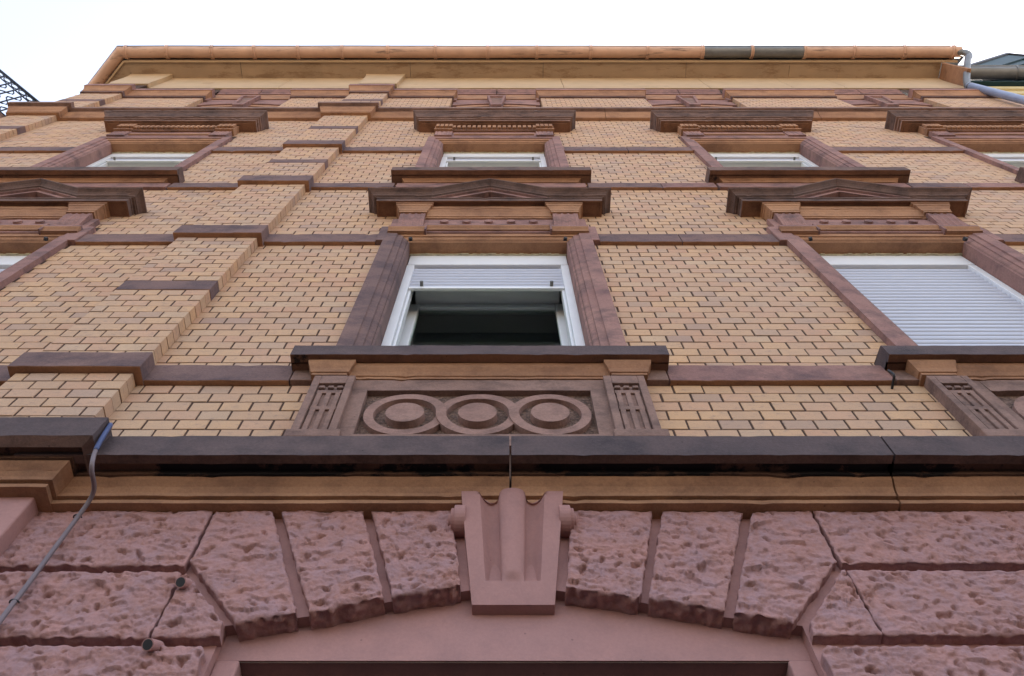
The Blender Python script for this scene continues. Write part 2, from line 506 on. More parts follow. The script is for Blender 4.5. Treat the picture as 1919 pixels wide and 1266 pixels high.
# --- pilasters: brick faces with flush and projecting stones
PSTONES = [(B1[0] - .008, B1[1] - .008, 0.033), (5.950, 6.100, 0.002), (B2[0] - .035, B2[1] - .025, 0.033), (B3[0] - .07, B3[1] - .03, 0.033), (9.21, 9.36, 0.002), (B4[0] - .03, B4[1] - .025, 0.033), (10.94, 11.12, 0.002), (13.0, 13.17, 0.002)]
pil_bricks = []
for pi, (a, b) in enumerate(PIL):
    pil = MB(); pil.box(a + .003, b - .003, -0.03, EP - .0034, 4.1, 15.3)
    po = pil.build('pilaster', 'mortar', house)
    zs = [4.148]
    for s0, s1, x in PSTONES:
        zs += [s0, s1]
    zs += [Z_ATT]
    zs[13:13] = []
    mark = len(brick_specs)
    segs = [(zs[i], zs[i + 1]) for i in range(0, len(zs), 2)]
    for z0, z1 in segs:
        if z0 < C2[0] < z1:
            fill(z0, C2[0], lambda p, q: [(a, b)], -0.005, EP, corner=True)
            fill(C2[1] - .05, z1, lambda p, q: [(a, b)], -0.005, EP, corner=True)
        else:
            fill(z0, z1, lambda p, q: [(a, b)], -0.005, EP, corner=True)
    for k in range(mark, len(brick_specs)):
        brick_specs[k] = brick_specs[k] + (po,)
    for s0, s1, x in PSTONES:
        st = MB(); st.box(a - x, b + x, -0.02, EP + x, s0 + .003, s1 - .003, under=1)  # underside: sheltered stone, its orange includes painted ground bounce
        st.build('pilaster_stone', ['dark', 'orange'], po, bevel=0.004, worn=0.0022)
# nearest 300 bricks in view are objects of their own, the rest one mass
def brick_size(s):
    x, y, d = Q((s[0] + s[1]) / 2, (s[4] + s[5]) / 2, s[3])
    inside = 0 <= x <= 1919 and 0 <= y <= 1266 and (s[4] > 4.40 if s[3] < .03 else s[4] > 4.45)
    return (s[1] - s[0]) * (s[5] - s[4]) / d ** 3 if inside and s[1] - s[0] > .03 else 0
order = sorted(range(len(brick_specs)), key=lambda i: -brick_size(brick_specs[i]))
near = set(order[:296])
mesh_cache = {}
mass = MB()
for i, s in enumerate(brick_specs):
    x0, x1, e0, e1, z0, z1 = s[:6]
    par = s[6] if len(s) > 6 else wall
    if i in near:
        w, dep, h = round(x1 - x0, 3), round(e1 - e0, 3), round(z1 - z0, 3)
        if (w, dep, h) not in mesh_cache:
            mb = MB(); mb.brick(-w / 2, w / 2, -dep, 0, -h / 2, h / 2)
            mesh_cache[(w, dep, h)] = mb.build('brick', 'brick', par)
            o = mesh_cache[(w, dep, h)]
        else:
            o = link('brick', mesh_cache[(w, dep, h)].data, par)
        o.location = ((x0 + x1) / 2, -e1, (z0 + z1) / 2)
        o.rotation_euler = (rnd.uniform(-.004, .004), rnd.uniform(-.003, .003), rnd.uniform(-.006, .006))
    else:
        mass.brick(x0, x1, e0, e1, z0, z1, t=rnd.random())
mo = mass.build('brickwork', 'bricks', house, tone=True)
mo['kind'] = 'stuff'

# --- string bands between windows and pilasters
def band(x0, x1, z0, z1, e=0.026, mat='dark', parent=None):
    mb = MB(); mb.box(x0 + .002, x1 - .002, -0.03, e, z0, z1, under=1)  # bottom face takes the orange stone with warm bounce in its colour
    return mb.build('band_stone', [mat, 'orange'], parent or house, bevel=0.004, worn=0.0022)
for (z0, z1), w, mats in ((B1, 0.845, ('dark', 'red')), (B2, 0.748, ('dark', 'dark')), (B3, 0.81, ('dark', 'red')), (B4, 0.70, ('dark', 'dark'))):
    gaps = minus((X_L, X_R), pil_cuts + [(cx - w, cx + w) for cx in WX])
    for a, b in gaps:
        if b - a > 1.05:
            m_ = a + (b - a) * rnd.uniform(.42, .6)
            band(a, m_, z0, z1, mat=mats[0] if z0 != B1[0] else 'red'); band(m_, b, z0, z1, mat=mats[1] if z0 != B1[0] else 'dark')
        else:
            band(a, b, z0, z1, mat='red' if z0 == B1[0] and a > .5 else mats[0])

# --- main ledge over the ground floor
ledge = empty('ledge', house)
LP = [(0.0, 3.885), (0.100, 3.885), (0.100, 3.903), (0.092, 3.905), (0.092, 3.910), (0.110, 3.912), (0.113, 3.925), (0.124, 3.945), (0.140, 3.962), (0.146, 3.972), (0.138, 3.974), (0.138, 3.979), (0.150, 3.981), (0.152, 4.003), (0.188, 4.006), (0.188, 3.985), (0.222, 3.985), (0.224, 4.104), (0.214, 4.112), (0.0, 4.185)]
LM = [1, 1, 1, 1, 1, 1, 1, 1, 1, 1, 1, 2, 2, 2, 2, 3, 0, 0, 0]
def ledge_stone(x0, x1, off=0.0, L=False, Rr=False, dz=0.0):
    mb = MB()
    pr = [(e + off if e > 0 else e, z + dz) for e, z in LP]
    mb.molding(pr, x0 - (0 if L else 0), x1, L, Rr, LM)
    return mb.build('ledge_stone', ['slab', 'orange', 'crust', 'umber'], ledge, worn=0.0016)
cuts_x = [PIL[1][1], -0.003 + .023, 1.297, 2.6, 4.1, 5.4, X_R]
for a, b in zip(cuts_x[:-1], cuts_x[1:]):
    ledge_stone(a + .004, b - .003)
for a, b in ((PIL[0][1], -4.3), (-4.3, -3.2), (-3.2, PIL[1][0])):
    ledge_stone(a + .004, b - .003)
for a, b in PIL:
    mb = MB()
    pr = [(e + EP if e > 0 else e, z - .0025 + (.02 if i > 15 else 0)) for i, (e, z) in enumerate(LP)]
    rows = []
    for i, (e, z) in enumerate(pr):
        gx = max(0.0, (LP[i][0])) * 0.30 + .012
        gx = 0.05 + LP[i][0]
        rows.append([(a - gx, 0, z), (a - gx, -e, z), (b + gx, -e, z), (b + gx, 0, z)])
    mb.loft(rows, LM)
    mb.build('ledge_stone', ['slab', 'orange', 'crust', 'umber'], ledge, worn=0.0016)

# --- rusticated base with segmental arch
base = empty('base_wall', house)
CXA = 0.026
ET, EJ, ER = 0.0, 0.036, 0.072
mb = MB()
mb.box(X_L, CXA - .80, -.30, EJ, 0.0, 3.89); mb.build('backing', 'pink', base)
mb = MB(); mb.box(CXA + .80, X_R, -.30, EJ, 0.0, 3.89); mb.build('backing', 'pink', base)
# stone behind the voussoirs with the arch soffit, and the flat tympanum below it
def arch_z(x):
    rr = 2.9
    return 3.515 - rr + math.sqrt(max(0.0, rr * rr - (x - CXA) ** 2)) * 1.0 - 0.0
def intr(x):
    t = abs(x - CXA)
    return float(np.interp(t, [0, .13, .34, .58, .80], [3.547, 3.540, 3.497, 3.432, 3.396]))
mb = MB()
n = 48
rows = []
for i in range(n + 1):
    x = CXA - .80 + 1.6 * i / n
    z = intr(x)
    rows.append([(x, -EJ, 3.889), (x, -EJ, z), (x, .05, z)])
mb.loft(rows, [0] * n)
mb.build('arch_ring', 'pink', base)
mb = MB()
mb.quad((CXA - .80, 0.0, 3.305), (CXA + .80, 0, 3.305), (CXA + .80, 0, 3.60), (CXA - .80, 0, 3.60))
mb.quad((CXA - .74, 0.0, 3.305), (CXA + .74, 0.0, 3.305), (CXA + .74, .35, 3.305), (CXA - .74, .35, 3.305))
mb.build('tympanum', 'pink', base)
mb = MB()
for s in (-1, 1):
    x0, x1 = sorted((CXA + s * .735, CXA + s * .80))
    mb = MB(); mb.box(x0, x1, -.30, 0.006, 0.12, 3.302)
    mb.build('door_jamb', 'pink', base, bevel=0.006)
door = MB(); door.box(CXA - .735, CXA + .735, -.36, -.32, 0.12, 3.4)
door.build('door', 'doordark', house)

# value noise on numpy arrays
def vnoise(x, y, seed):
    xi, yi = np.floor(x).astype(np.int64), np.floor(y).astype(np.int64)
    fx, fy = x - xi, y - yi
    fx, fy = fx * fx * (3 - 2 * fx), fy * fy * (3 - 2 * fy)
    def h(a, b):
        k = (a * 374761393 + b * 668265263 + seed * 974711) & 0xffffffff
        k = ((k ^ (k >> 13)) * 1274126177) & 0xffffffff
        return ((k ^ (k >> 16)) & 0xffff) / 65535.0
    return (h(xi, yi) * (1 - fx) + h(xi + 1, yi) * fx) * (1 - fy) + (h(xi, yi + 1) * (1 - fx) + h(xi + 1, yi + 1) * fx) * fy
def poly_at(pts, z):
    """x of a polyline (list of (x,z), top to bottom) at height z"""
    zs = np.array([p[1] for p in pts][::-1]); xs = np.array([p[0] for p in pts][::-1])
    return np.interp(z, zs, xs)
rng = np.random.default_rng(5)
def rock(name, L, Rr, zt, zbl, zbr, step=0.0042, e=ER, eb=EJ - .004, under=0.0):
    """rock-faced block: left / right outline polylines, flat top, sloping bottom"""
    w = max(abs(Rr[0][0] - L[0][0]), abs(Rr[-1][0] - L[-1][0])); h = zt - min(zbl, zbr)
    nu, nv = max(8, int(w / step)), max(8, int(h / step))
    u, v = np.meshgrid(np.linspace(0, 1, nu + 1), np.linspace(0, 1, nv + 1))
    zb = zbl + (zbr - zbl) * u
    z = zt + v * (zb - zt)
    x = poly_at(L, z) * (1 - u) + poly_at(Rr, z) * u
    sd_ = int(rng.integers(1, 99999))
    fine = step < .01
    area = w * h
    wx = x + .014 * (vnoise(x * 40, z * 40, sd_ + 21) - .5) + .008 * (vnoise(x * 110, z * 110, sd_ + 23) - .5)
    wz = z + .012 * (vnoise(x * 40, z * 40, sd_ + 22) - .5) + .008 * (vnoise(x * 110, z * 110, sd_ + 24) - .5)
    ee = .005 * (vnoise(x * 7, z * 9, sd_) - .5) * 2 + .0035 * (vnoise(x * 20, z * 28, sd_ + 1) - .5) * 2
    if fine:
        # chisel facets: every cell is a tilted plane, edges between cells are crisp
        nc = int(area / 0.0011)
        cx_, cz_ = rng.uniform(x.min(), x.max(), nc), rng.uniform(z.min(), z.max(), nc)
        best = np.full(x.shape, 1e9); fac = np.zeros(x.shape)
        tx, tz, ob = rng.uniform(-.10, .10, nc), rng.uniform(-.20, .06, nc), rng.uniform(-.002, .002, nc)
        for k in range(nc):
            dx, dz = wx - cx_[k], (wz - cz_[k]) * 1.5
            d2 = dx * dx + dz * dz
            m_ = d2 < best
            best = np.where(m_, d2, best)
            fac = np.where(m_, ob[k] + tx[k] * dx + tz[k] * dz, fac)
        ee += fac
        rough_patch = np.clip(vnoise(x * 14, z * 18, sd_ + 9) * 2 - .55, 0, 1)
        ee += (.0028 * (vnoise(x * 85, z * 120, sd_ + 2) - .5) + .0022 * (vnoise(x * 170, z * 210, sd_ + 3) - .5)) * 2 * (.35 + rough_patch)
    chip = np.zeros_like(x)
    for _ in range(int(area / 0.0021)):      # punched pits: steep rim above, running out below
        px, pz = rng.uniform(x.min(), x.max()), rng.uniform(z.min(), z.max())
        big = rng.random() ** 2.4
        rx, rz, dp = .0045 + .009 * big, .004 + .006 * big, .005 + .013 * big
        sh = rng.uniform(-.8, .8)
        dx, dz = wx - px, wz - pz
        dzz = np.where(dz > 0, dz / rz, dz / (rz * rng.uniform(1.2, 2.6)))
        q = ((dx + sh * dz) / rx) ** 2 + dzz ** 2
        c_ = np.clip(1.15 - q, 0, 1) ** .8
        ee -= dp * c_
        chip = np.maximum(chip, np.clip(1.6 - q, 0, 1))
    border = np.minimum(np.minimum(u * w, (1 - u) * w), np.minimum(v * h, (1 - v) * h))
    ee = ee * np.clip(border / .012, .35, 1) - .007 * np.clip(1 - border / .008, 0, 1) * vnoise(x * 55, z * 55, sd_ + 4)
    ed = np.clip(1 - border / .012, 0, 1)
    jx = (vnoise(x * 60, z * 60, sd_ + 7) - .5) * .007 * ed
    jz = (vnoise(x * 60, z * 60, sd_ + 8) - .5) * .009 * ed
    X, Z, E_ = x + jx, z + jz, e + ee
    verts = np.stack([X, -E_, Z], -1).reshape(-1, 3)
    mb = MB()
    mb.v = [tuple(p) for p in verts]
    W = nu + 1
    for j in range(nv):
        for i in range(nu):
            mb.f.append([j * W + i, (j + 1) * W + i, (j + 1) * W + i + 1, j * W + i + 1])
    ring = [i for i in range(W)] + [j * W + nu for j in range(1, nv + 1)] + [nv * W + i for i in range(nu - 1, -1, -1)] + [j * W for j in range(nv - 1, 0, -1)]
    rx_ = verts[ring]
    side = np.array([1.0 if nu + nv <= k <= 2 * nu + nv else 0.0 for k in range(len(ring))])
    prev = ring
    depth = 10 if fine else 2
    for d in range(1, depth + 1):
        t = d / depth
        back = np.where(side > 0, -under, -eb)
        yy = rx_[:, 1] + t * (back - rx_[:, 1])
        am = np.where(side > 0, .012 if under < .02 else .003, .003) * (1 - t * .8)
        jx = (vnoise(rx_[:, 0] * 70, yy * 70 + rx_[:, 2] * 70, sd_ + 11) - .5) * am
        jz = (vnoise(rx_[:, 0] * 60 + 5, yy * 60 + rx_[:, 2] * 50, sd_ + 12) - .5) * am * 2 + side * t * (.004 if under < .02 else 0)
        cur = list(range(len(mb.v), len(mb.v) + len(ring)))
        mb.v += [tuple(p) for p in np.stack([rx_[:, 0] + jx, yy, rx_[:, 2] + jz], -1)]
        for a in range(len(ring)):
            b = (a + 1) % len(ring)
            mb.f.append([prev[a], prev[b], cur[b], cur[a]])
        prev = cur
    mb.m = [0] * len(mb.f); mb.t = [0] * len(mb.f)
    o = mb.build(name, 'pinkrock', base, smooth=True)
    at = o.data.attributes.new('chip', 'FLOAT', 'POINT')
    vals = np.zeros(len(mb.v), dtype=np.float32); vals[:chip.size] = chip.reshape(-1)
    at.data.foreach_set('value', vals)
    return o
ZT = 3.884
J1, J2, JH = 3.612, 3.318, 0.030          # course joints
vl = lambda x, z0, z1: [(x, z0), (x, z1)]
rock('rusticated_stone', vl(-1.535, ZT, J1), vl(-0.957, ZT, J1), ZT, J1, J1, under=EJ - .004)
rock('rusticated_stone', vl(-1.66, J1 - JH, J2), vl(-0.952, J1 - JH, J2), J1 - JH, J2, J2, under=EJ - .004)
rock('rusticated_stone', vl(-0.944, J1 - JH, J2), [(-0.938, J1 - JH), (-0.770, 3.375), (-0.760, J2)], J1 - JH, J2, J2, under=EJ - .004)
rock('rusticated_stone', vl(-1.66, J2 - JH, 2.9), [(-0.80, J2 - JH), (-0.785, J2 - JH - .02), (-0.772, 2.9)], J2 - JH, 2.9, 2.9, under=EJ - .004)
rock('voussoir', [(-0.949, ZT), (-0.945, 3.632), (-0.730, 3.372)], [(-0.762, ZT), (-0.575, 3.405)], ZT, 3.372, 3.410)
rock('voussoir', [(-0.732, ZT), (-0.540, 3.412)], [(-0.466, ZT), (-0.342, 3.475)], ZT, 3.412, 3.475)
rock('voussoir', [(-0.434, ZT), (-0.318, 3.480)], [(-0.172, ZT), (-0.126, 3.520)], ZT, 3.480, 3.522)
rock('voussoir', [(0.222, ZT), (0.180, 3.518)], [(0.488, ZT), (0.385, 3.472)], ZT, 3.518, 3.472)
rock('voussoir', [(0.519, ZT), (0.412, 3.470)], [(0.783, ZT), (0.612, 3.420)], ZT, 3.470, 3.420)
rock('voussoir', [(0.815, ZT), (0.640, 3.413)], [(1.008, ZT), (1.000, 3.632), (0.790, 3.376)], ZT, 3.413, 3.376)
rock('rusticated_stone', vl(1.015, ZT, J1 + .012), vl(2.05, ZT, J1 + .012), ZT, J1 + .012, J1 + .012, under=EJ - .004)
rock('rusticated_stone', vl(1.018, J1 - JH + .008, J2 + .008), vl(2.05, J1 - JH + .008, J2 + .008), J1 - JH + .008, J2 + .008, J2 + .008, under=EJ - .004)
rock('rusticated_stone', [(1.003, J1 - JH + .008), (0.838, 3.375), (0.830, J2 + .008)], vl(1.011, J1 - JH + .008, J2 + .008), J1 - JH + .008, J2 + .008, J2 + .008, under=EJ - .004)
rock('rusticated_stone', [(0.850, J2 - JH), (0.832, J2 - JH - .02), (0.826, 2.9)], vl(2.05, J2 - JH, 2.9), J2 - JH, 2.9, 2.9, under=EJ - .004)
for i in range(4):                          # plain courses outside the frame, right and left of the arch and below it
    pass
def coarse(x0, x1, z0, z1):
    rock('rusticated_stone', vl(x0, z1, z0), vl(x1, z1, z0), z1, z0, z0, step=0.03)
for zz0, zz1 in ((J1 + .01, ZT), (J2, J1 - JH), (2.9, J2 - JH)):
    for x0, x1 in ((2.06, 3.3), (3.31, 4.8), (4.81, 6.7), (-3.2, -2.2), (-4.2, -3.21), (-5.3, -4.21)):
        coarse(x0, x1, zz0, zz1)
for i in range(8):
    z1 = 2.87 - i * .335
    for x0, x1 in ((-1.64, -.79), (.84, 2.05), (2.06, 3.9), (3.91, 6.7), (-3.6, -2.2), (-5.3, -3.61)):
        coarse(x0, x1, z1 - .31, z1)
for a, b in PIL:                             # smooth pink pier under the pilaster
    mb = MB(); mb.box(a - .02, b + .105, -.02, 0.125, 0.12, 3.887)
    mb.build('pier', 'pink', base, bevel=0.006)

# --- scrolled keystone
mb = MB()
def key_half(t):   # t 0 top .. 1 bottom
    return 0.166 + (0.1185 - 0.166) * t
ZK0, ZK1 = 3.898, 3.478
def ek(t):          # front of the side fillets
    return 0.138 - 0.10 * t ** 0.75
nrow, ncol = 60, 72
rows = []
for j in range(nrow + 1):
    t = j / nrow
    z = ZK0 + (ZK1 - ZK0) * t
    hw = key_half(t)
    row = [(CXA - .0 - hw, 0.02, z)]
    for i in range(ncol + 1):
        s = -1 + 2 * i / ncol
        x = s * hw
        e = ek(t)
        a = abs(s)
        if t < 0.80:
            if a < 0.27:
                dep = .010 - .026 * (1 - math.sqrt(max(0, 1 - (a / .275) ** 2))) + .003 * (1 - t)
            elif a < 0.62:
                q = (a - 0.27) / 0.35
                dep = -.036 + .018 * (2 * abs(q - .35)) ** 2
            else:
                dep = 0
            fade = 1.0 if a > .27 else min(1, (0.80 - t) / .06)
            e += dep * fade
        if t < .12 and a < .62:
            k = 1 - t / .12
            drop = (.02 * (a - .27) / .35 * (1 - (a - .27) / .35) * 4 if a > .27 else 0)
            e -= 0.0 * k + drop * 0.0
        row.append((CXA + x, -e, z - (0.018 * math.sin(math.pi * min(1, max(0, (a - .2) / .5))) if t == 0 else 0)))
    row.append((CXA + hw, 0.02, z))
    rows.append(row)
top = [(p[0], 0.02, ZK0 - .004) for p in rows[0]]
bot = [(p[0], 0.02, ZK1) for p in rows[-1]]
mb.loft([top] + rows + [bot])
kst = mb.build('keystone', 'pink', base, smooth=False)
for p_ in kst.data.polygons: p_.use_smooth = True
em = kst.modifiers.new('edges', 'EDGE_SPLIT'); em.split_angle = R(38)
for s in (-1, 1):                            # volutes at the sides
    mb = MB()
    for r_, x0, x1 in ((.052, .150, .186), (.042, .180, .197), (.024, .19, .206)):
        ring = []
        for x in (x0, x1):
            ring.append([(CXA + s * x, -.070 - r_ * math.cos(t), 3.828 + r_ * math.sin(t)) for t in (2 * math.pi * k / 28 for k in range(28))])
        mb.loft(ring, [0, 0], close=True, caps=True)
    vo = mb.build('volute', 'pink', kst, smooth=False, bevel=0.002)

# ------------------------------------------------------------------ windows
slat_mesh = {}
def slats(parent, cx, z0, z1, hw, e, pitch=0.052):
    key = round(hw, 3)
    if key not in slat_mesh:
        mb = MB()
        pr = [(-.002, .0), (.004, .003), (.0075, .014), (.0085, .024), (.0075, .034), (.004, .043), (-.002, .046), (-.006, .046), (-.006, -.006), (-.002, -.006)]
        mb.loft([[(-hw, -a, b), (hw, -a, b)] for a, b in pr])
        slat_mesh[key] = mb.build('shutter_slat', 'slat', parent, smooth=True)
        first = slat_mesh[key]
    else:
        first = None
    z = z1 - pitch
    while z > z0 - pitch + .004:
        o = first or link('shutter_slat', slat_mesh[key].data, parent)
        first = None
        o.location = (cx, -e, z)
        z -= pitch
    return z + pitch

ARCH = [(0.0, -.14), (0.0, -.012), (.010, -.006), (.020, .004), (.034, .010), (.042, .011), (.044, .020), (.082, .024), (.086, .034), (.165, .036), (.165, -.01)]
def architrave(win, cx, hw, z0, zh, prof, mats):
    for s in (-1, 1):
        mb = MB()
        rows = [[(cx + s * (hw + w), -e, z0), (cx + s * (hw + w), -e, zh + w)] for w, e in prof]
        mb.loft(rows)
        mb.build('jamb', mats[0 if s < 0 else 1], win)
    mb = MB()
    mb.loft([[(cx - hw - w, -e, zh + w), (cx + hw + w, -e, zh + w)] for w, e in prof], [1, 1, 1, 1, 1, 1, 1, 0, 0, 0])
    mb.build('lintel', [mats[2], 'orange'], win)
    for s in (-1, 1):
        mb = MB()
        x0, x1 = sorted((cx + s * (hw - .002), cx + s * (hw + .168)))
        mb.box(x0, x1, -.02, .0385, z0 - .01, z0 + .115)
        mb.build('jamb_base', mats[0 if s < 0 else 1], win, bevel=0.005)

def frames(win, cx, hw, z0, zh, box_h, shutter, e=-.10, inner=True):
    mb = MB(); mb.box(cx - hw + .004, cx + hw - .004, e - .18, e, zh - box_h, zh - .012)
    mb.build('shutter_box', 'white', win, bevel=0.006)
    mb = MB()
    for k in range(40):
        a = cx - hw + 2 * hw * k / 40
        mb.box(a, a + 2 * hw / 40 + .001, e - .03, e + .006 + rnd.uniform(0, .008), zh - .016 - rnd.uniform(0, .006), zh + .002)
    mb.build('caulking', 'caulk', win)
    for s in (-1, 1):
        mb = MB()
        x0, x1 = sorted((cx + s * (hw - .001), cx + s * (hw - .052)))
        mb.box(x0, x1, e - .03, e - .004, z0 - .03, zh - box_h)
        x2, x3 = sorted((cx + s * (hw - .05), cx + s * (hw - .068)))
        mb.box(x2, x3, e - .09, e - .032, z0 - .03, zh - box_h)
        mb.build('guide_rail', 'white', win, bevel=0.003)
    zb = zh - box_h + .0
    if shutter == 'closed':
        slats(win, cx, z0 - .03, zb - .012, hw - .052, e - .030)
    else:
        zlow = slats(win, cx, zb - shutter, zb - .006, hw - .052, e - .030)
        mb = MB(); mb.box(cx - hw + .052, cx + hw - .052, e - .038, e - .018, zlow - .028, zlow + .004)
        mb.build('shutter_end_rail', 'white', win, bevel=0.002)
        for s in (-1, 1):
            mb = MB()
            mb.tube([(cx + s * (hw - .13), -e + .022, zlow + .015), (cx + s * (hw - .13), -e - .012, zlow + .018)], .011, 10)
            mb.build('shutter_stop', 'greypl', win)
    # casement set behind the shutter
    ei = e - .12
    iw = hw - .035
    fw = .062
    opened = shutter != 'closed' and shutter > .2
    zt = 6.65 if opened else zh - box_h - (.02 if shutter == 'closed' else shutter + .030)
    tilt = .05 if opened else 0.0
    if opened: ei = e - .12
    def lean(m_):
        m_.v = [(x_, y_ + (z_ - z0) * tilt, z_) for x_, y_, z_ in m_.v]
    mb = MB(); mb.box(cx - hw + .07, cx + hw - .07, ei - (.35 if opened else .06), e - .040, zt + (.022 if opened else .002), zt + (.05 if opened else .03))
    mb.build('head_liner', 'room', win)
    mb = MB()
    mb.box(cx - iw, cx - iw + fw, ei - .05, ei, z0 - .03, zt); mb.box(cx + iw - fw, cx + iw, ei - .05, ei, z0 - .03, zt)
    mb.box(cx - iw + fw + .001, cx + iw - fw - .001, ei - .05, ei - .002, zt - fw, zt)
    mb.box(cx - iw + fw + .001, cx + iw - fw - .001, ei - .05, ei - .002, z0 - .03, z0 + fw)
    lean(mb)
    mb.build('casement_frame', 'white', win, bevel=0.006)
    mb = MB(); mb.box(cx - iw + fw - .01, cx + iw - fw + .01, ei - .030, ei - .024, z0, zt - fw + .01)
    lean(mb)
    mb.build('pane', 'glass', win)
    mb = MB()
    rows = []
    for k in range(141):
        x = cx - iw + 2 * iw * k / 140
        yy = -ei + .056 + .012 * math.sin(k * .55) + .012 * math.sin(k * .23 + 1)
        rows.append([(x, yy, z0 - .03), (x, yy, zt + .05)])
    mb.loft(rows)
    lean(mb)
    mb.build('curtain', 'curtain', win, smooth=True)
    mb = MB()
    x0, x1, y0, y1, a, b = cx - hw - .02, cx + hw + .02, .13, 1.5, z0 - .05, zh + .02
    mb.quad((x0, y1, a), (x1, y1, a), (x1, y1, b), (x0, y1, b)); mb.quad((x0, y0, a), (x0, y1, a), (x0, y1, b), (x0, y0, b))
    mb.quad((x1, y0, a), (x1, y1, a), (x1, y1, b), (x1, y0, b)); mb.quad((x0, y0, b), (x1, y0, b), (x1, y1, b), (x0, y1, b)); mb.quad((x0, y0, a), (x1, y0, a), (x1, y1, a), (x0, y1, a))
    mb.build('window_recess', 'room', win)

def sill(win, cx, hw, zt, zb, e, mats, bed=True):
    prof = [(0.0, zb), (e - .048, zb), (e - .048, zb + .010), (e - .040, zb + .012), (e - .040, zb - .004), (e, zb - .004), (e, zt - .006), (e - .008, zt), (-.10, zt + .03)]
    mb = MB()
    rows = []
    for q, z in prof:
        rows.append([(cx - hw, 0.02, z), (cx - hw, -q, z), (cx + hw, -q, z), (cx + hw, 0.02, z)])
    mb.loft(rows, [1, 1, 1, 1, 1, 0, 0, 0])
    return mb.build('sill', mats, win, worn=0.0018)

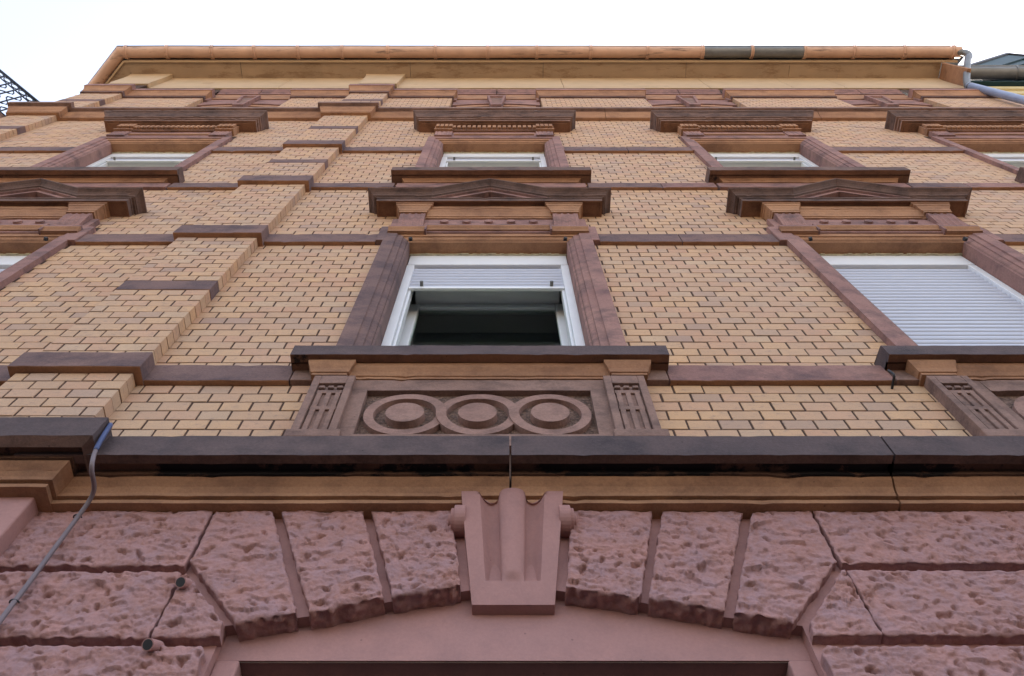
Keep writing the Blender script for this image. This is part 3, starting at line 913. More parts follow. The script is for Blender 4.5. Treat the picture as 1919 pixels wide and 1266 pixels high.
def window1(cx, shutter, idx):
    win = empty('window', house)
    frames(win, cx, HW, SILL1, HEAD1, 0.20, shutter)
    mats = (['dark', 'red', 'red'], ['red', 'red', 'red'], ['red', 'red', 'red'], ['red', 'red', 'red'])[0 if idx == 1 else 1]
    architrave(win, cx, HW, SILL1 - .005, HEAD1, ARCH, mats)
    sill(win, cx, .853, SILL1 + .012, 5.015, .110, ['slab', 'soot'])
    # bed moulding under the sill, broken forward over the consoles
    zb = 4.915
    bp = [(0.0, zb), (.036, zb), (.036, zb + .015), (.042, zb + .018), (.050, zb + .04), (.062, zb + .062), (.066, zb + .078), (.066, zb + .098)]
    mb = MB(); mb.molding(bp, cx - .60, cx + .60, False, False)
    mb.build('bed_moulding', 'orange', win, worn=0.0016)
    for s in (-1, 1):
        mb = MB()
        rows = []
        for q, z in [(0, zb - .004), (.058, zb - .004), (.058, zb + .012), (.064, zb + .014), (.070, zb + .04), (.080, zb + .062), (.086, zb + .08), (.086, zb + .092)]:
            gx = max(0, q - .058)
            x0, x1 = sorted((cx + s * (.585 - gx), cx + s * (.742 + gx)))
            rows.append([(x0, 0.01, z), (x0, -q, z), (x1, -q, z), (x1, 0.01, z)])
        mb.loft(rows)
        mb.build('bed_block', 'orange', win)
        x0, x1 = sorted((cx + s * .742, cx + s * .842))
        mb = MB(); mb.box(x0, x1, -.02, .028, B1[0], B1[1])
        mb.build('band_end', 'brown', win, bevel=0.004)
    # apron panel: frame, stippled ground, three linked rings with bosses
    pa = MB()
    z0, z1 = 4.36, 4.914
    xi, zi0, zi1 = .482, 4.445, 4.815
    for (a, b, c, d) in ((-.60, -xi, z0, z1), (xi, .60, z0, z1), (-xi - .0, xi + .0, zi1, z1), (-xi, xi, z0, zi0)):
        pa.box(cx + a, cx + b, -.01, .030, c, d)
    pan = pa.build('apron_frame', 'brown', win, worn=0.0014)
    mb = MB(); mb.quad((cx - xi, -.002, zi0), (cx + xi, -.002, zi0), (cx + xi, -.002, zi1), (cx - xi, -.002, zi1))
    mb.build('apron_ground', 'rough', win)
    zc = 4.617
    ro, ri = .172, .1265
    rc = (ro + ri) / 2
    for k in (-1, 0, 1):
        mb = MB()
        c0 = cx + k * 2 * rc
        if k == -1:
            mb.arc_band(c0, zc, ri, ro, math.pi * .5, math.pi * 1.98, 0, .026)
        elif k == 1:
            mb.arc_band(c0, zc, ri, ro, -math.pi * .5, math.pi * .98, 0, .026)
        else:
            mb.arc_band(c0, zc, ri, ro, math.pi * .5, math.pi * .98, 0, .026); mb.arc_band(c0, zc, ri, ro, -math.pi * .5, -math.pi * .02, 0, .026)
        mb.build('ring', 'terra', win)
        mb = MB(); mb.disc(c0, zc, .079, 0, .034, 40, 0, .004)
        mb.build('boss', 'terra', win)
    for k in (-1, 0):
        mb = MB()
        mb.arc_band(cx + k * 2 * rc, zc, ri - .001, ro + .001, math.pi * .5, 0, 0, .0255, e2=.036)
        rows = []
        c1 = cx + (k + 1) * 2 * rc
        mb.arc_band(c1, zc, ri - .001, ro + .001, math.pi, math.pi * 1.5, 0, .036, e2=.0255)
        mb.build('ring_link', 'terra', win)
    for s in (-1, 1):
        # console: frame with sunk panel, three drops and four slots
        mb = MB()
        a, b = .606, .716
        x = lambda t: cx + s * (.548 + .0 + t)
        lo, hi = .605 - .055, .735
        X0, X1 = .545, .725
        fr = .032
        xa, xb = (cx + s * X0, cx + s * X1) if s > 0 else (cx - X1, cx - X0)
        zt_, zb_ = 4.908, 4.425
        mb.box(xa, xa + fr, -.01, .056, zb_, zt_); mb.box(xb - fr, xb, -.01, .056, zb_, zt_)
        mb.box(xa + fr, xb - fr, -.01, .056, 4.835, zt_)
        mb.box(xa + fr, xb - fr, -.01, .040, zb_, 4.832)
        co = mb.build('console', 'brown', win, bevel=0.003)
        iw_ = xb - xa - 2 * fr
        for k in range(3):
            c = xa + fr + iw_ * (k + .5) / 3
            mb = MB(); mb.box(c - .013, c + .013, .03, .055, 4.795, 4.815)
            mb.build('drop', 'brown', win, bevel=0.004)
        mb = MB()
        for c in (xa + fr + iw_ * .16, xa + fr + iw_ * .5, xa + fr + iw_ * .84):
            mb.box(c - .011, c + .011, .03, .050, 4.44, 4.775)
        mb.box(xa + fr + .004, xb - fr - .004, .03, .0495, 4.612, 4.64)
        mb.box(xa + fr + .004, xb - fr - .004, .03, .0495, 4.755, 4.782)
        mb.build('tracery', 'brown', win, bevel=0.0025)
        mb = MB(); mb.box(xa - .012, xb + .022, -.01, .066, 4.37, 4.428)
        mb.build('console_foot', 'brown', win, bevel=0.006)
    # --- head: ears, stepped moulding, frieze with buttons, brackets, pediment
    Z0 = HEAD1 + .06
    for s in (-1, 1):
        x0, x1 = sorted((cx + s * .690, cx + s * .748))
        mb = MB(); mb.box(x0, x1, -.01, .0375, B2[0] + .004, 7.275)
        mb.build('ear', 'red' if not (idx == 1 and s < 0) else 'dark', win, bevel=0.004)
    fz0, fz1 = 7.135, 7.275
    mb = MB(); mb.box(cx - .69, cx + .69, -.02, .0355, HEAD1 + .10, 7.47)
    mb.build('frieze', 'red', win)
    mp = lambda z: [(.0, z), (.046, z), (.046, z + .012), (.040, z + .014), (.044, z + .03), (.056, z + .05), (.060, z + .06), (.060, z + .082), (.0, z + .088)]
    mb = MB(); mb.molding(mp(7.172), cx - .44, cx + .44, False, False, [1, 1, 1, 1, 1, 1, 0, 0])
    mb.build('head_moulding', ['red', 'orange'], win)
    for s in (-1, 1):
        mb = MB()
        a, b = sorted((cx + s * .43, cx + s * .6885))
        pr = [(q + .004 if q > 0 else 0, z) for q, z in mp(7.130)]
        mb.molding(pr, a, b, False, False, [1, 1, 1, 1, 1, 1, 0, 0])
        mb.box(min(cx + s * .425, cx + s * .437), max(cx + s * .425, cx + s * .437), 0, .063, 7.126, 7.262)
        mb.build('head_moulding', ['red', 'orange'], win)
    for k in range(5):
        mb = MB(); mb.disc(cx + (k - 2) * .158, 7.365, .030, .03, .054, 24, 0, .003)
        mb.build('rosette', 'red', win)
    # bed under the corona
    bz = 7.455
    mb = MB(); mb.molding([(0, bz), (.046, bz), (.046, bz + .022), (.054, bz + .026), (.056, bz + .05), (.070, bz + .09), (.076, bz + .10), (.076, bz + .125), (.082, bz + .128), (.082, bz + .19)], cx - .50, cx + .50, False, False)
    mb.build('bed_moulding', 'orange', win, worn=0.0016)
    for s in (-1, 1):
        mb = MB()
        nx, nzr = 24, 16
        rows = []
        xa = cx + s * .548
        for j in range(nzr + 1):
            t = j / nzr
            z = 7.255 + .235 * t
            ebr = .046 + .026 * (t ** 1.5) + .006 * math.sin(t * math.pi)
            if t > .93: ebr -= .004
            row = [(xa - .090, -.01, z)]
            for i in range(nx + 1):
                u = i / nx
                fl = .0065 * max(0.0, math.cos((u * 4 - .5) * 2 * math.pi)) if .08 < u < .92 else 0.004
                row.append((xa - .090 + .180 * u, -(ebr + fl), z))
            row.append((xa + .090, -.01, z))
            rows.append(row)
        mb.loft(rows)
        mb.build('bracket', 'red', win, smooth=False)
        mb = MB()
        rows = []
        for q, z in [(0, 7.492), (.082, 7.492), (.082, 7.520), (.086, 7.524), (.088, 7.55), (.100, 7.585), (.102, 7.592), (.106, 7.594), (.106, 7.62), (.112, 7.623), (.112, 7.657)]:
            gx = max(0, q - .082) * 1.3
            rows.append([(xa - .100 - gx, .0, z), (xa - .100 - gx, -q, z), (xa + .100 + gx, -q, z), (xa + .100 + gx, 0.0, z)])
        mb.loft(rows)
        mb.build('capital', 'orange', win)
    EC = .124
    cz = 7.650
    hwc = .832
    # corona
    mb = MB()
    rows = []
    for q, z in [(0, cz), (EC - .012, cz), (EC - .012, cz - .008), (EC, cz - .008), (EC, cz + .042), (EC + .006, cz + .044), (EC + .006, cz + .062), (EC - .03, cz + .072), (0, cz + .09)]:
        gx = q - EC
        if q == 0: gx = 0
        rows.append([(cx - hwc - gx, 0, z), (cx - hwc - gx, -q, z), (cx + hwc + gx, -q, z), (cx + hwc + gx, 0, z)])
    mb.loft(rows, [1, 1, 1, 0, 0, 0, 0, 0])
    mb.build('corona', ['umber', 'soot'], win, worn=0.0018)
    # cyma of the pediment: flat ends, raking middle
    cy0 = cz + .064
    prof = [(EC - .030, 0.001), (EC + .008, 0.0), (EC + .012, .006), (EC + .020, .008), (EC + .026, .022), (EC + .040, .038), (EC + .056, .048), (EC + .064, .052), (EC + .066, .062), (.0, .10)]
    xk = .43
    rise = .300
    cols = [-1, -.5, .5, 1]
    mb = MB()
    rows = []
    for q, dz in prof:
        gx = q - EC if q else .04
        hx = hwc + .012 + gx
        pts = [(-hx, 0, cy0 + dz), (-hx, q, cy0 + dz), (-xk, q, cy0 + dz), (0, q, cy0 + dz + rise), (xk, q, cy0 + dz), (hx, q, cy0 + dz), (hx, 0, cy0 + dz)]
        rows.append([(cx + px, -qe, z) for px, qe, z in pts])
    mb.loft(rows)
    mb.build('pediment_cornice', 'umber', win, worn=0.002)
    # raking fillet below the cyma and tympanum
    mb = MB()
    rows = []
    for q, dz in [(0, -.052), (EC - .012, -.052), (EC - .010, -.020), (EC - .016, -.016), (EC - .016, -.010), (EC + .006, -.006), (EC + .008, .002)]:
        rows.append([(cx - xk, -q, cy0 + dz), (cx, -q, cy0 + dz + rise), (cx + xk, -q, cy0 + dz)])
    mb.loft(rows)
    mb.build('raking_fillet', 'red', win)
    mb = MB()
    n = len(mb.v); mb.v += [(cx - xk - .02, -.045, cy0 - .06), (cx + xk + .02, -.045, cy0 - .06), (cx, -.045, cy0 + rise + .02)]; mb.face([0, 1, 2])
    mb.build('tympanum', 'umber', win)
    for s in (-1, 1):
        mb = MB(); mb.tube([(cx + s * (HW - .004), -.02, HEAD1 - .03), (cx + s * (HW - .024), -.025, HEAD1 - .032)], .014, 8)
        mb.build('shutter_pivot', 'black', win)
    return win

def window2(cx, idx):
    win = empty('window', house)
    frames(win, cx, HW, SILL2, HEAD2, .17, .10, e=-.11)
    mats = ['red', 'red', 'red']
    architrave(win, cx, HW, SILL2 - .005, HEAD2, ARCH, mats)
    sill(win, cx, .846, SILL2 - .015, 8.640, .128, ['umber', 'soot'])
    zb = 8.59
    mb = MB(); mb.molding([(0.0, zb), (.036, zb), (.036, zb + .012), (.044, zb + .03), (.062, zb + .055), (.066, zb + .07), (.066, zb + .078)], cx - .70, cx + .70, True, True)
    mb.build('bed_moulding', 'orange', win, worn=0.0016)
    mb = MB(); mb.box(cx - .795, cx + .795, -.02, .028, B3[0], 8.592)
    mb.build('apron_stone', 'red', win, bevel=0.004)
    for s in (-1, 1):
        x0, x1 = sorted((cx + s * .690, cx + s * .712))
        mb = MB(); mb.box(x0, x1, -.01, .033, B4[0], B4[1] + .01)
        mb.build('ear', 'red', win, bevel=0.004)
    mb = MB(); mb.box(cx - .635, cx + .635, -.02, .037, HEAD2 + .15, 11.0)
    mb.build('frieze', 'red', win)
    mb = MB(); mb.molding([(0, 10.705), (.050, 10.705), (.050, 10.73), (.044, 10.735), (.046, 10.77), (.055, 10.79), (0, 10.80)], cx - .43, cx + .43, False, False, [1, 1, 1, 1, 0, 0])
    mb.build('head_moulding', ['red', 'orange'], win)
    for s in (-1, 1):                         # fluted frieze ends
        mb = MB()
        xa = cx + s * .545
        row0 = []
        rows = []
        for z in (10.6445, 10.645, 10.665, 10.885):
            row = [(xa - .092, -.01, z)]
            if z == 10.6445:
                rows.append([(xa - .092, -.01, z)] + [(xa - .092 + .184 * i / 32, -.02, z) for i in range(33)] + [(xa + .092, -.01, z)]); continue
            for i in range(33):
                u = i / 32
                fl = -.005 * max(0.0, math.sin((u * 4 - .25) * 2 * math.pi)) if .06 < u < .94 and z > 10.65 else 0
                row.append((xa - .092 + .184 * u, -(.054 + fl), z))
            row.append((xa + .092, -.01, z))
            rows.append(row)
        mb.loft(rows)
        mb.build('fluted_block', 'red', win)
    # dentil band
    dz0, dz1 = 10.90, 11.06
    mb = MB(); mb.molding([(0, dz0 - .03), (.062, dz0 - .03), (.062, dz0), (.056, dz0 + .004), (.056, dz1 + .02)], cx - .47, cx + .47, False, False)
    mb.build('dentil_bed', 'soot', win)
    for s in (-1, 1):
        x0, x1 = sorted((cx + s * .455, cx + s * .655))
        mb = MB(); mb.molding([(0, dz0 - .034), (.078, dz0 - .034), (.078, dz0 - .004), (.070, dz0), (.070, dz1 + .02)], x0, x1, False, False)
        mb.build('dentil_bed', 'orange', win)
    dm = None
    xs_ = [cx + (k - 8) * .0555 for k in range(17)]
    items = [(x, .086) for x in xs_] + [(cx + s * (.478 + k * .0475), .100) for s in (-1, 1) for k in range(4)]
    for x, e in items:
        if dm is None:
            mb = MB(); mb.box(-.0195, .0195, -.06, 0, -.062, .062)
            dm = mb.build('dentil', 'orange', win, bevel=0.004); o = dm
        else:
            o = link('dentil', dm.data, win, 0.004)
        o.location = (x, -e, (dz0 + dz1) / 2 + .012)
    EC = .132
    cz = 11.09
    hwc = .850
    mb = MB()
    rows = []
    prof = [(0, cz), (.10, cz), (.105, cz + .015), (EC - .024, cz + .018), (EC - .024, cz + .008), (EC - .006, cz + .008), (EC - .006, cz + .040), (EC - .012, cz + .043), (EC - .012, cz + .050), (EC + .008, cz + .053), (EC + .008, cz + .078), (EC + .002, cz + .081), (EC + .002, cz + .087), (EC + .024, cz + .09), (EC + .024, cz + .115), (EC + .03, cz + .12), (EC + .036, cz + .15), (EC + .05, cz + .19), (EC + .066, cz + .21), (EC + .070, cz + .215), (EC + .072, cz + .24), (0, cz + .30)]
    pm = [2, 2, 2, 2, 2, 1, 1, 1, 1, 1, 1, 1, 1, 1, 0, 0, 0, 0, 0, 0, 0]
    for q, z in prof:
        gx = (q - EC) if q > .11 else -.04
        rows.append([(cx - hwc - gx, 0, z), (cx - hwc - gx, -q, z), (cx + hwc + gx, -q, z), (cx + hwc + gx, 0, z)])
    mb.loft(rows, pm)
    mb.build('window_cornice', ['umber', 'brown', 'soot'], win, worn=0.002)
    mb = MB(); mb.box(cx - .645, cx + .645, -.01, .052, 10.88, cz + .01)
    mb.build('cornice_core', 'orange', win)
    mb = MB(); mb.box(cx - hwc - .03, cx - .33, .10, EC + .045, cz + .235, cz + .247); mb.box(cx + .33, cx + hwc + .03, .10, EC + .068, cz + .235, cz + .247)
    mb.build('flashing', 'zinc', win)
    return win

def window3(cx):
    """attic window in its recessed bay: segmental head with a small keystone"""
    win = empty('attic_window', house)
    e0 = -.10
    hw, zs, rise = .475, 12.88, .0
    mb = MB()
    for (x0, x1, za, zb) in ((-AHW, -hw, 11.9, 13.90), (hw, AHW, 11.9, 13.90)):
        mb.box(cx + x0 + .002, cx + x1 - .002, -.25, e0, za, zb)
    mb.build('jamb', 'red', win)
    def head(hw_, zb_, rise_, zt_, ea, eb, name, mat):
        mb = MB()
        rows = []
        for i in range(25):
            u = -1 + 2 * i / 24
            z = zb_ + rise_ * (1 - u * u)
            rows.append([(cx + u * hw_, -eb, z), (cx + u * hw_, -ea, z), (cx + u * hw_, -ea, zt_), (cx + u * hw_, -eb, zt_)])
        mb.loft(rows)
        return mb.build(name, mat, win)
    head(AHW - .003, 13.27, 0.0, 13.62, e0 + .002, -.25, 'lintel', 'red') if False else None
    head(hw + .13, 13.40, .15, 13.92, e0 + .052, -.25, 'lintel', 'red')
    head(hw + .07, 13.28, .14, 13.60, e0 + .036, -.25, 'arch_moulding', 'orange')
    head(hw + .01, 13.12, .14, 13.50, e0 + .008, -.25, 'arch_moulding', 'red')
    mb = MB(); mb.box(cx - AHW + .002, cx + AHW - .002, -.25, -.035, 13.90, 14.32)
    mb.build('fascia_stone', 'orange', win)
    mb = MB()
    for a, b in ((-AHW, -.004), (.004, AHW)):
        mb.molding([(-.09, 14.30), (-.022, 14.30), (-.020, 14.38), (-.01, 14.39), (-.008, 14.47), (.004, 14.48), (.006, 14.61), (-.09, 14.625)], cx + a + .003, cx + b - .002, False, False, back=-.09)
    mb.build('fascia_moulding', 'red', win)
    # keystone with sunk field
    mb = MB()
    def trap(ht, hb, zt, zb, ea, eb, inner=None):
        return [(cx - ht, -ea, zt), (cx + ht, -ea, zt), (cx + hb, -eb, zb), (cx - hb, -eb, zb)]
    zt, zb = 13.93, 13.24
    o_ = trap(.135, .075, zt, zb, .012, -.012)
    i_ = trap(.095, .048, zt - .06, zb + .09, .01, -.010)
    d_ = trap(.090, .044, zt - .075, zb + .105, -.014, -.034)
    bk = trap(.135, .075, zt, zb, -.2, -.2)
    n = len(mb.v); mb.v += o_ + i_ + d_ + bk
    for a in (0, 4):
        for i in range(4):
            j = (i + 1) % 4
            mb.face([a + i, a + j, a + 4 + j, a + 4 + i])
    mb.face([8, 9, 10, 11], 1)
    for i in range(4):
        j = (i + 1) % 4
        mb.face([i, 12 + i, 12 + j, j])
    mb.build('keystone', ['red', 'brown'], win)
    mb = MB(); mb.box(cx - hw + .002, cx + hw - .002, -.26, -.20, 12.0, 13.1)
    mb.build('shutter_box', 'white', win)
    mb = MB(); mb.quad((cx - AHW - .01, .26, 11.9), (cx + AHW + .01, .26, 11.9), (cx + AHW + .01, .26, 14.75), (cx - AHW - .01, .26, 14.75))
    mb.build('backing', 'brown', win)
    for s in (-1, 1):                         # brick return of the bay is part of the brickwork; stone quoin above
        x0, x1 = sorted((cx + s * (AHW - .055), cx + s * (AHW + .0)))
        mb = MB(); mb.box(x0, x1, -.2, -.02, 13.70, 13.92)
        mb.build('quoin', 'red', win, bevel=0.004)
    return win

window1(WX[0], 'closed', 0); window1(WX[1], 0.36, 1); window1(WX[2], 'closed', 2); window1(WX[3], 'closed', 3)
for i, cx in enumerate(WX):
    window2(cx, i)
    window3(cx)

# --- upper string cornice
strc = empty('string_cornice', house)
CPROF = [(0.0, C2[0] - .02), (.036, C2[0] - .02), (.036, C2[0] + .01), (.042, C2[0] + .014), (.05, C2[0] + .05), (.072, C2[0] + .10), (.078, C2[0] + .12), (.080, C2[0] + .125), (.084, C2[0] + .17), (.120, C2[0] + .175), (.122, C2[0] + .25), (.0, C2[0] + .29)]
CM = [0, 0, 0, 0, 0, 0, 0, 1, 2, 2, 3]
def string_stone(x0, x1, off=0.0, ret=0.0):
    mb = MB()
    rows = []
    for e, z in CPROF:
        q = e + off if e > 0 else 0
        gx = ret * (e * .8 + .01)
        rows.append([(x0 - gx, 0.0, z - off * .03), (x0 - gx, -q, z - off * .03), (x1 + gx, -q, z - off * .03), (x1 + gx, 0.0, z - off * .03)])
    mb.loft(rows, CM)
    mb.build('cornice_stone', ['orange', 'soot', 'brown', 'slab'], strc)
xs_ = [PIL[0][1], -3.5, PIL[1][0]]
for a, b in zip(xs_[:-1], xs_[1:]): string_stone(a, b - .004)
xs_ = [PIL[1][1], -.1, 1.22, 2.5, 3.8, 5.08, X_R]
for a, b in zip(xs_[:-1], xs_[1:]): string_stone(a + .003, b - .003)
for a, b in PIL: string_stone(a, b, EP, 1.0)

# --- attic capital course over the brick panels
capc = empty('attic_cornice', house)
AP = [(0, Z_ATT - .01), (.026, Z_ATT - .01), (.026, Z_ATT + .05), (.034, Z_ATT + .055), (.034, Z_ATT + .10), (.04, Z_ATT + .12), (.05, Z_ATT + .16), (.066, Z_ATT + .20), (.070, Z_ATT + .22), (.082, Z_ATT + .225), (.084, Z_ATT + .36), (0, Z_ATT + .40)]
AM = [0, 0, 1, 1, 1, 1, 1, 1, 1, 2, 2]
def cap_stone(x0, x1, off=0.0, L=True, Rr=True):
    mb = MB()
    rows = []
    for e, z in AP:
        q = e + off if e > 0 else -.02
        g0 = (e * .7) if L else 0
        g1 = (e * .7) if Rr else 0
        zz = z - off * .04
        yb = .12 if (off == 0) else 0.0
        rows.append([(x0 - g0, yb, zz), (x0 - g0, -q, zz), (x1 + g1, -q, zz), (x1 + g1, yb, zz)])
    mb.loft(rows, AM)
    mb.build('cornice_stone', ['dark', 'orange', 'red'], capc)
edges = [PIL[0][1]] + [v for cx in WX for v in (cx - AHW, cx + AHW)] + [X_R]
spans = [(edges[i], edges[i + 1]) for i in range(0, len(edges), 2)]
for a, b in spans:
    if a < PIL[1][0] < b:
        cap_stone(a, PIL[1][0], 0, True, False); cap_stone(PIL[1][1], b, 0, False, True)
    else:
        cap_stone(a, b, 0, a > X_L + .7, True)
for a, b in PIL: cap_stone(a, b, EP)

# --- eaves: cove, soffit boards, fascia, gutter
ZS = 15.55
eav = empty('eaves', house)
mb = MB(); mb.box(X_L, X_R, -.02, -.004, 14.60, 15.6)
mb.build('frieze_board', 'cove', eav)
cove = [(0.0, 14.62), (.022, 14.62), (.024, 14.72), (.030, 14.74), (.030, 14.82), (.031, 15.0), (.033, 15.2), (.038, 15.4), (.046, 15.50), (.052, 15.53), (.052, ZS + .01)]
def cove_part(x0, x1, off=0.0, ret=0.0):
    mb = MB()
    rows = []
    for e, z in cove:
        q = e + off if e > 0 else 0
        gx = ret * e
        rows.append([(x0 - gx, 0.0, z), (x0 - gx, -q, z), (x1 + gx, -q, z), (x1 + gx, 0.0, z)])
    mb.loft(rows)
    mb.build('cove_board', 'cove', eav)
for a, b in ((PIL[0][1], -3.4), (-3.4, PIL[1][0]), (PIL[1][1], 0.9), (.9, 3.1), (3.1, 4.35), (4.35, 5.15), (5.15, X_R + .06)):
    cove_part(a + .003, b - .004)
for a, b in PIL: cove_part(a, b, EP, 1.0)
ES = .300
K45 = math.tan(R(22.5))
sb = [X_L - .0, -4.2, -1.5, 0.62, 2.9, 4.55, 5.35, X_R + .06]
for i, (a, b) in enumerate(zip(sb[:-1], sb[1:])):
    mb = MB()
    x0 = a + .003
    z = ZS + .012
    if i == 0:
        mb.v += [(X_L, .05, z), (b - .003, .05, z), (b - .003, -ES, z), (X_L - ES * K45, -ES, z)]; mb.face([0, 1, 2, 3])
    else:
        mb.box(x0, b - .003, -.05, ES, z, z + .02)
    mb.build('soffit_board', 'eave', eav)
mb = MB(); mb.box(X_L - ES * K45, X_R + .30, ES - .004, ES + .022, ZS - .012, ZS + .30)
mb.build('fascia_strip', 'cove', eav)
mb = MB(); mb.box(X_R + .065, X_R + .125, -.02, ES - .012, 14.75, ZS + .010)
mb.build('end_board', 'orange', eav, bevel=0.01)
# the same eaves run on round the canted corner
cd = Vector((-math.cos(R(45)), math.sin(R(45)), 0)); cn = Vector((-math.sin(R(45)), -math.cos(R(45)), 0))
cor = Vector((X_L, 0, 0))
def can(s, e, z):
    v = cor + cd * s + cn * e
    return (v.x, v.y, z)
mb = MB()
mb.v += [can(0, 0, ZS + .012), (X_L - ES * K45, -ES, ZS + .012), can(3.2, ES, ZS + .012), can(3.2, 0, ZS + .012)]; mb.face([0, 1, 2, 3])
mb.build('soffit_board', 'eave', eav)
mb = MB()
rows = [[(X_L - (ES + d) * K45, -(ES + d), z) for d, z in ((-.004, ZS - .012), (.022, ZS - .012), (.022, ZS + .06), (-.004, ZS + .06))], [can(3.2, ES + d, z) for d, z in ((-.004, ZS - .012), (.022, ZS - .012), (.022, ZS + .06), (-.004, ZS + .06))]]
mb.loft(rows, close=True)
mb.build('fascia_strip', 'cove', eav)

# gutter (half round, seen from below) with brackets and a bead
gut = empty('gutter', house)
GE, GR, GZ = .440, .090, ZS + .085
def gut_pt(x, ang, r=GR, sag=0.0):
    return (x, -(GE + r * math.cos(ang)), GZ + r * math.sin(ang) + sag)
def sag_at(x):
    return .012 * math.sin(x * 2.1) + .008 * math.sin(x * 4.7 + 1) + .001 * (x + 6)
X_GL = X_L - GE * K45
X_GR = X_R + .36
def gut_seg(x0, x1, mat, corner=False):
    mb = MB()
    n = max(2, int((x1 - x0) / .12))
    rows = []
    for i in range(n + 1):
        x = x0 + (x1 - x0) * i / n
        row = []
        for k in range(15):
            a = math.pi * (1 + k / 14) - 0.0
            px, py, pz = gut_pt(x, a, sag=sag_at(x))
            if corner and i == 0:
                px = X_L + (py) * K45
            row.append((px, py, pz))
        rows.append(row)
    mb.loft(rows)
    return mb.build('gutter_length', mat, gut, smooth=True)
def gx_from_px(px):
    return (px - VX) / F_PX * ((DIST - GE) * CP + (GZ - .06 - CAM_H) * SP)
bpx = [224, 299, 384, 463, 545, 627, 713, 802, 900, 992, 1093, 1199, 1302, 1395, 1493, 1586, 1680, 1772]
bx = [gx_from_px(v) for v in bpx]
kx = (X_GR - .12 - X_GL - .1) / (bx[-1] - bx[0])
bx = [X_GL + .1 + (v - bx[0]) * kx for v in bx]
gut_seg(X_GL, bx[6], 'gutter', True); gut_seg(bx[6] + .003, bx[12], 'gutter'); gut_seg(bx[12] + .002, bx[14], 'zinc'); gut_seg(bx[14] - .01, X_GR, 'gutter')
mb = MB()
pts = [gut_pt(X_GL - .01, math.pi * 2, GR, sag_at(X_GL))] if False else []
xx = X_GL - .005
pts = []
while xx < X_GR:
    pts.append((xx, -(GE + GR) + 0.0, GZ + sag_at(xx) + .004)); xx += .2
pts[0] = (X_L - (GE + GR) * K45, pts[0][1], pts[0][2])
mb.tube(pts, .011, 8)
mb.build('gutter_bead', 'black', gut, smooth=True)
for x in bx:
    mb = MB()
    rows = []
    for k in range(17):
        a = math.pi * (1 + k / 16)
        r0 = GR + .004
        rows.append([gut_pt(x + dx, a, r0 + dr, sag_at(x)) for dx, dr in ((-.026, -.003), (-.022, .014), (-.006, .014), (-.004, .007), (.004, .007), (.006, .014), (.022, .014), (.026, -.003))])
    mb.loft(rows)
    mb.build('gutter_bracket', 'gutter', gut)
# end cap and return along the canted corner
mb = MB()
mb.v += [gut_pt(X_GR, math.pi * (1 + k / 14), GR, sag_at(X_GR)) for k in range(15)]; mb.face(list(range(15)))
mb.build('gutter_cap', 'gutter', gut)
mb = MB()
rows = []
for s in (None, .6, 1.5, 2.4, 3.2):
    row = []
    for k in range(15):
        a = math.pi * (1 + k / 14)
        e = GE + GR * math.cos(a)
        z = GZ + GR * math.sin(a) + sag_at(X_GL)
        row.append((X_L - e * K45, -e, z) if s is None else can(s, e, z))
    rows.append(row)
mb.loft(rows)
mb.build('gutter_length', 'gutter', gut, smooth=True)
mb = MB(); mb.tube([(X_L - (GE + GR) * K45, -(GE + GR), GZ + sag_at(X_GL) + .004), can(3.2, GE + GR, GZ + sag_at(X_GL) + .004)], .011, 8)
mb.build('gutter_bead', 'black', gut)
for s in (1.05, 2.1):
    mb = MB()
    mb.loft([[can(s + dx, GE + (GR + dr) * math.cos(a), GZ + (GR + dr) * math.sin(a) + sag_at(X_GL)) for dx, dr in ((-.014, .001), (-.012, .010), (.012, .010), (.014, .001))] for a in (math.pi * (1 + k / 16) for k in range(17))])
    mb.build('gutter_bracket', 'gutter', gut)
# downpipe
dp = empty('downpipe', house)
xd = 6.83
ed = .085
gz_ = GZ - GR + sag_at(X_GR)
mb = MB()
mb.tube(smooth_path([(X_GR - .06, -GE, gz_ + .05), (X_GR + .015, -GE, gz_ + .01), (X_GR + .05, -GE + .01, gz_ - .06), (X_GR + .045, -GE + .045, gz_ - .14), (7.22, -.375, gz_ - .27), (6.96, -.175, 14.72), (6.87, -.105, 14.50), (xd, -ed, 14.38), (xd, -ed, 14.2)]), .050, 16)
mb.build('swan_neck', 'zinc', dp, smooth=True)
mb = MB(); mb.tube([(xd, -ed, 14.36), (xd, -ed, 0.3)], .055, 16)
mb.build('pipe', 'zincblue', dp, smooth=True)
for z in (14.3, 12.6, 10.6, 8.6, 6.6, 4.6, 2.5):
    mb = MB(); mb.tube([(xd, -ed, z), (xd, -ed, z + .03)], .058, 16)
    mb.build('pipe_clip', 'zinc', dp, smooth=True)

# --- the rest of the body: canted corner, sides, back, roof
mb = MB()
a = can(0, 0, 0); b = can(3.2, 0, 0)
def vwall(p, q, z0, z1):
    mb.quad((p[0], p[1], z0), (q[0], q[1], z0), (q[0], q[1], z1), (p[0], p[1], z1))
vwall(a, b, 0, 15.55); vwall(b, (b[0], 11, 0), 0, 15.55); vwall((b[0], 11, 0), (X_R, 11, 0), 0, 15.55); vwall((X_R, 11, 0), (X_R, 0.0, 0), 0, 15.55)
mb.build('side_wall', 'wallside', house)
mb = MB()
zr = GZ + .02
fr = [(X_L - .40 * K45, -.40, zr), (X_R + .47, -.40, zr)]
cc = can(3.2, .40, zr)
mb.v += [fr[0], fr[1], (X_R + .47, 3.0, zr + 3.6), (b[0] + 3.0, 3.2, zr + 3.6), cc, (b[0], 11.3, zr), (X_R + .47, 11.3, zr), (X_R + .47, 8, zr + 3.6), (b[0] + 3, 8, zr + 3.6)]
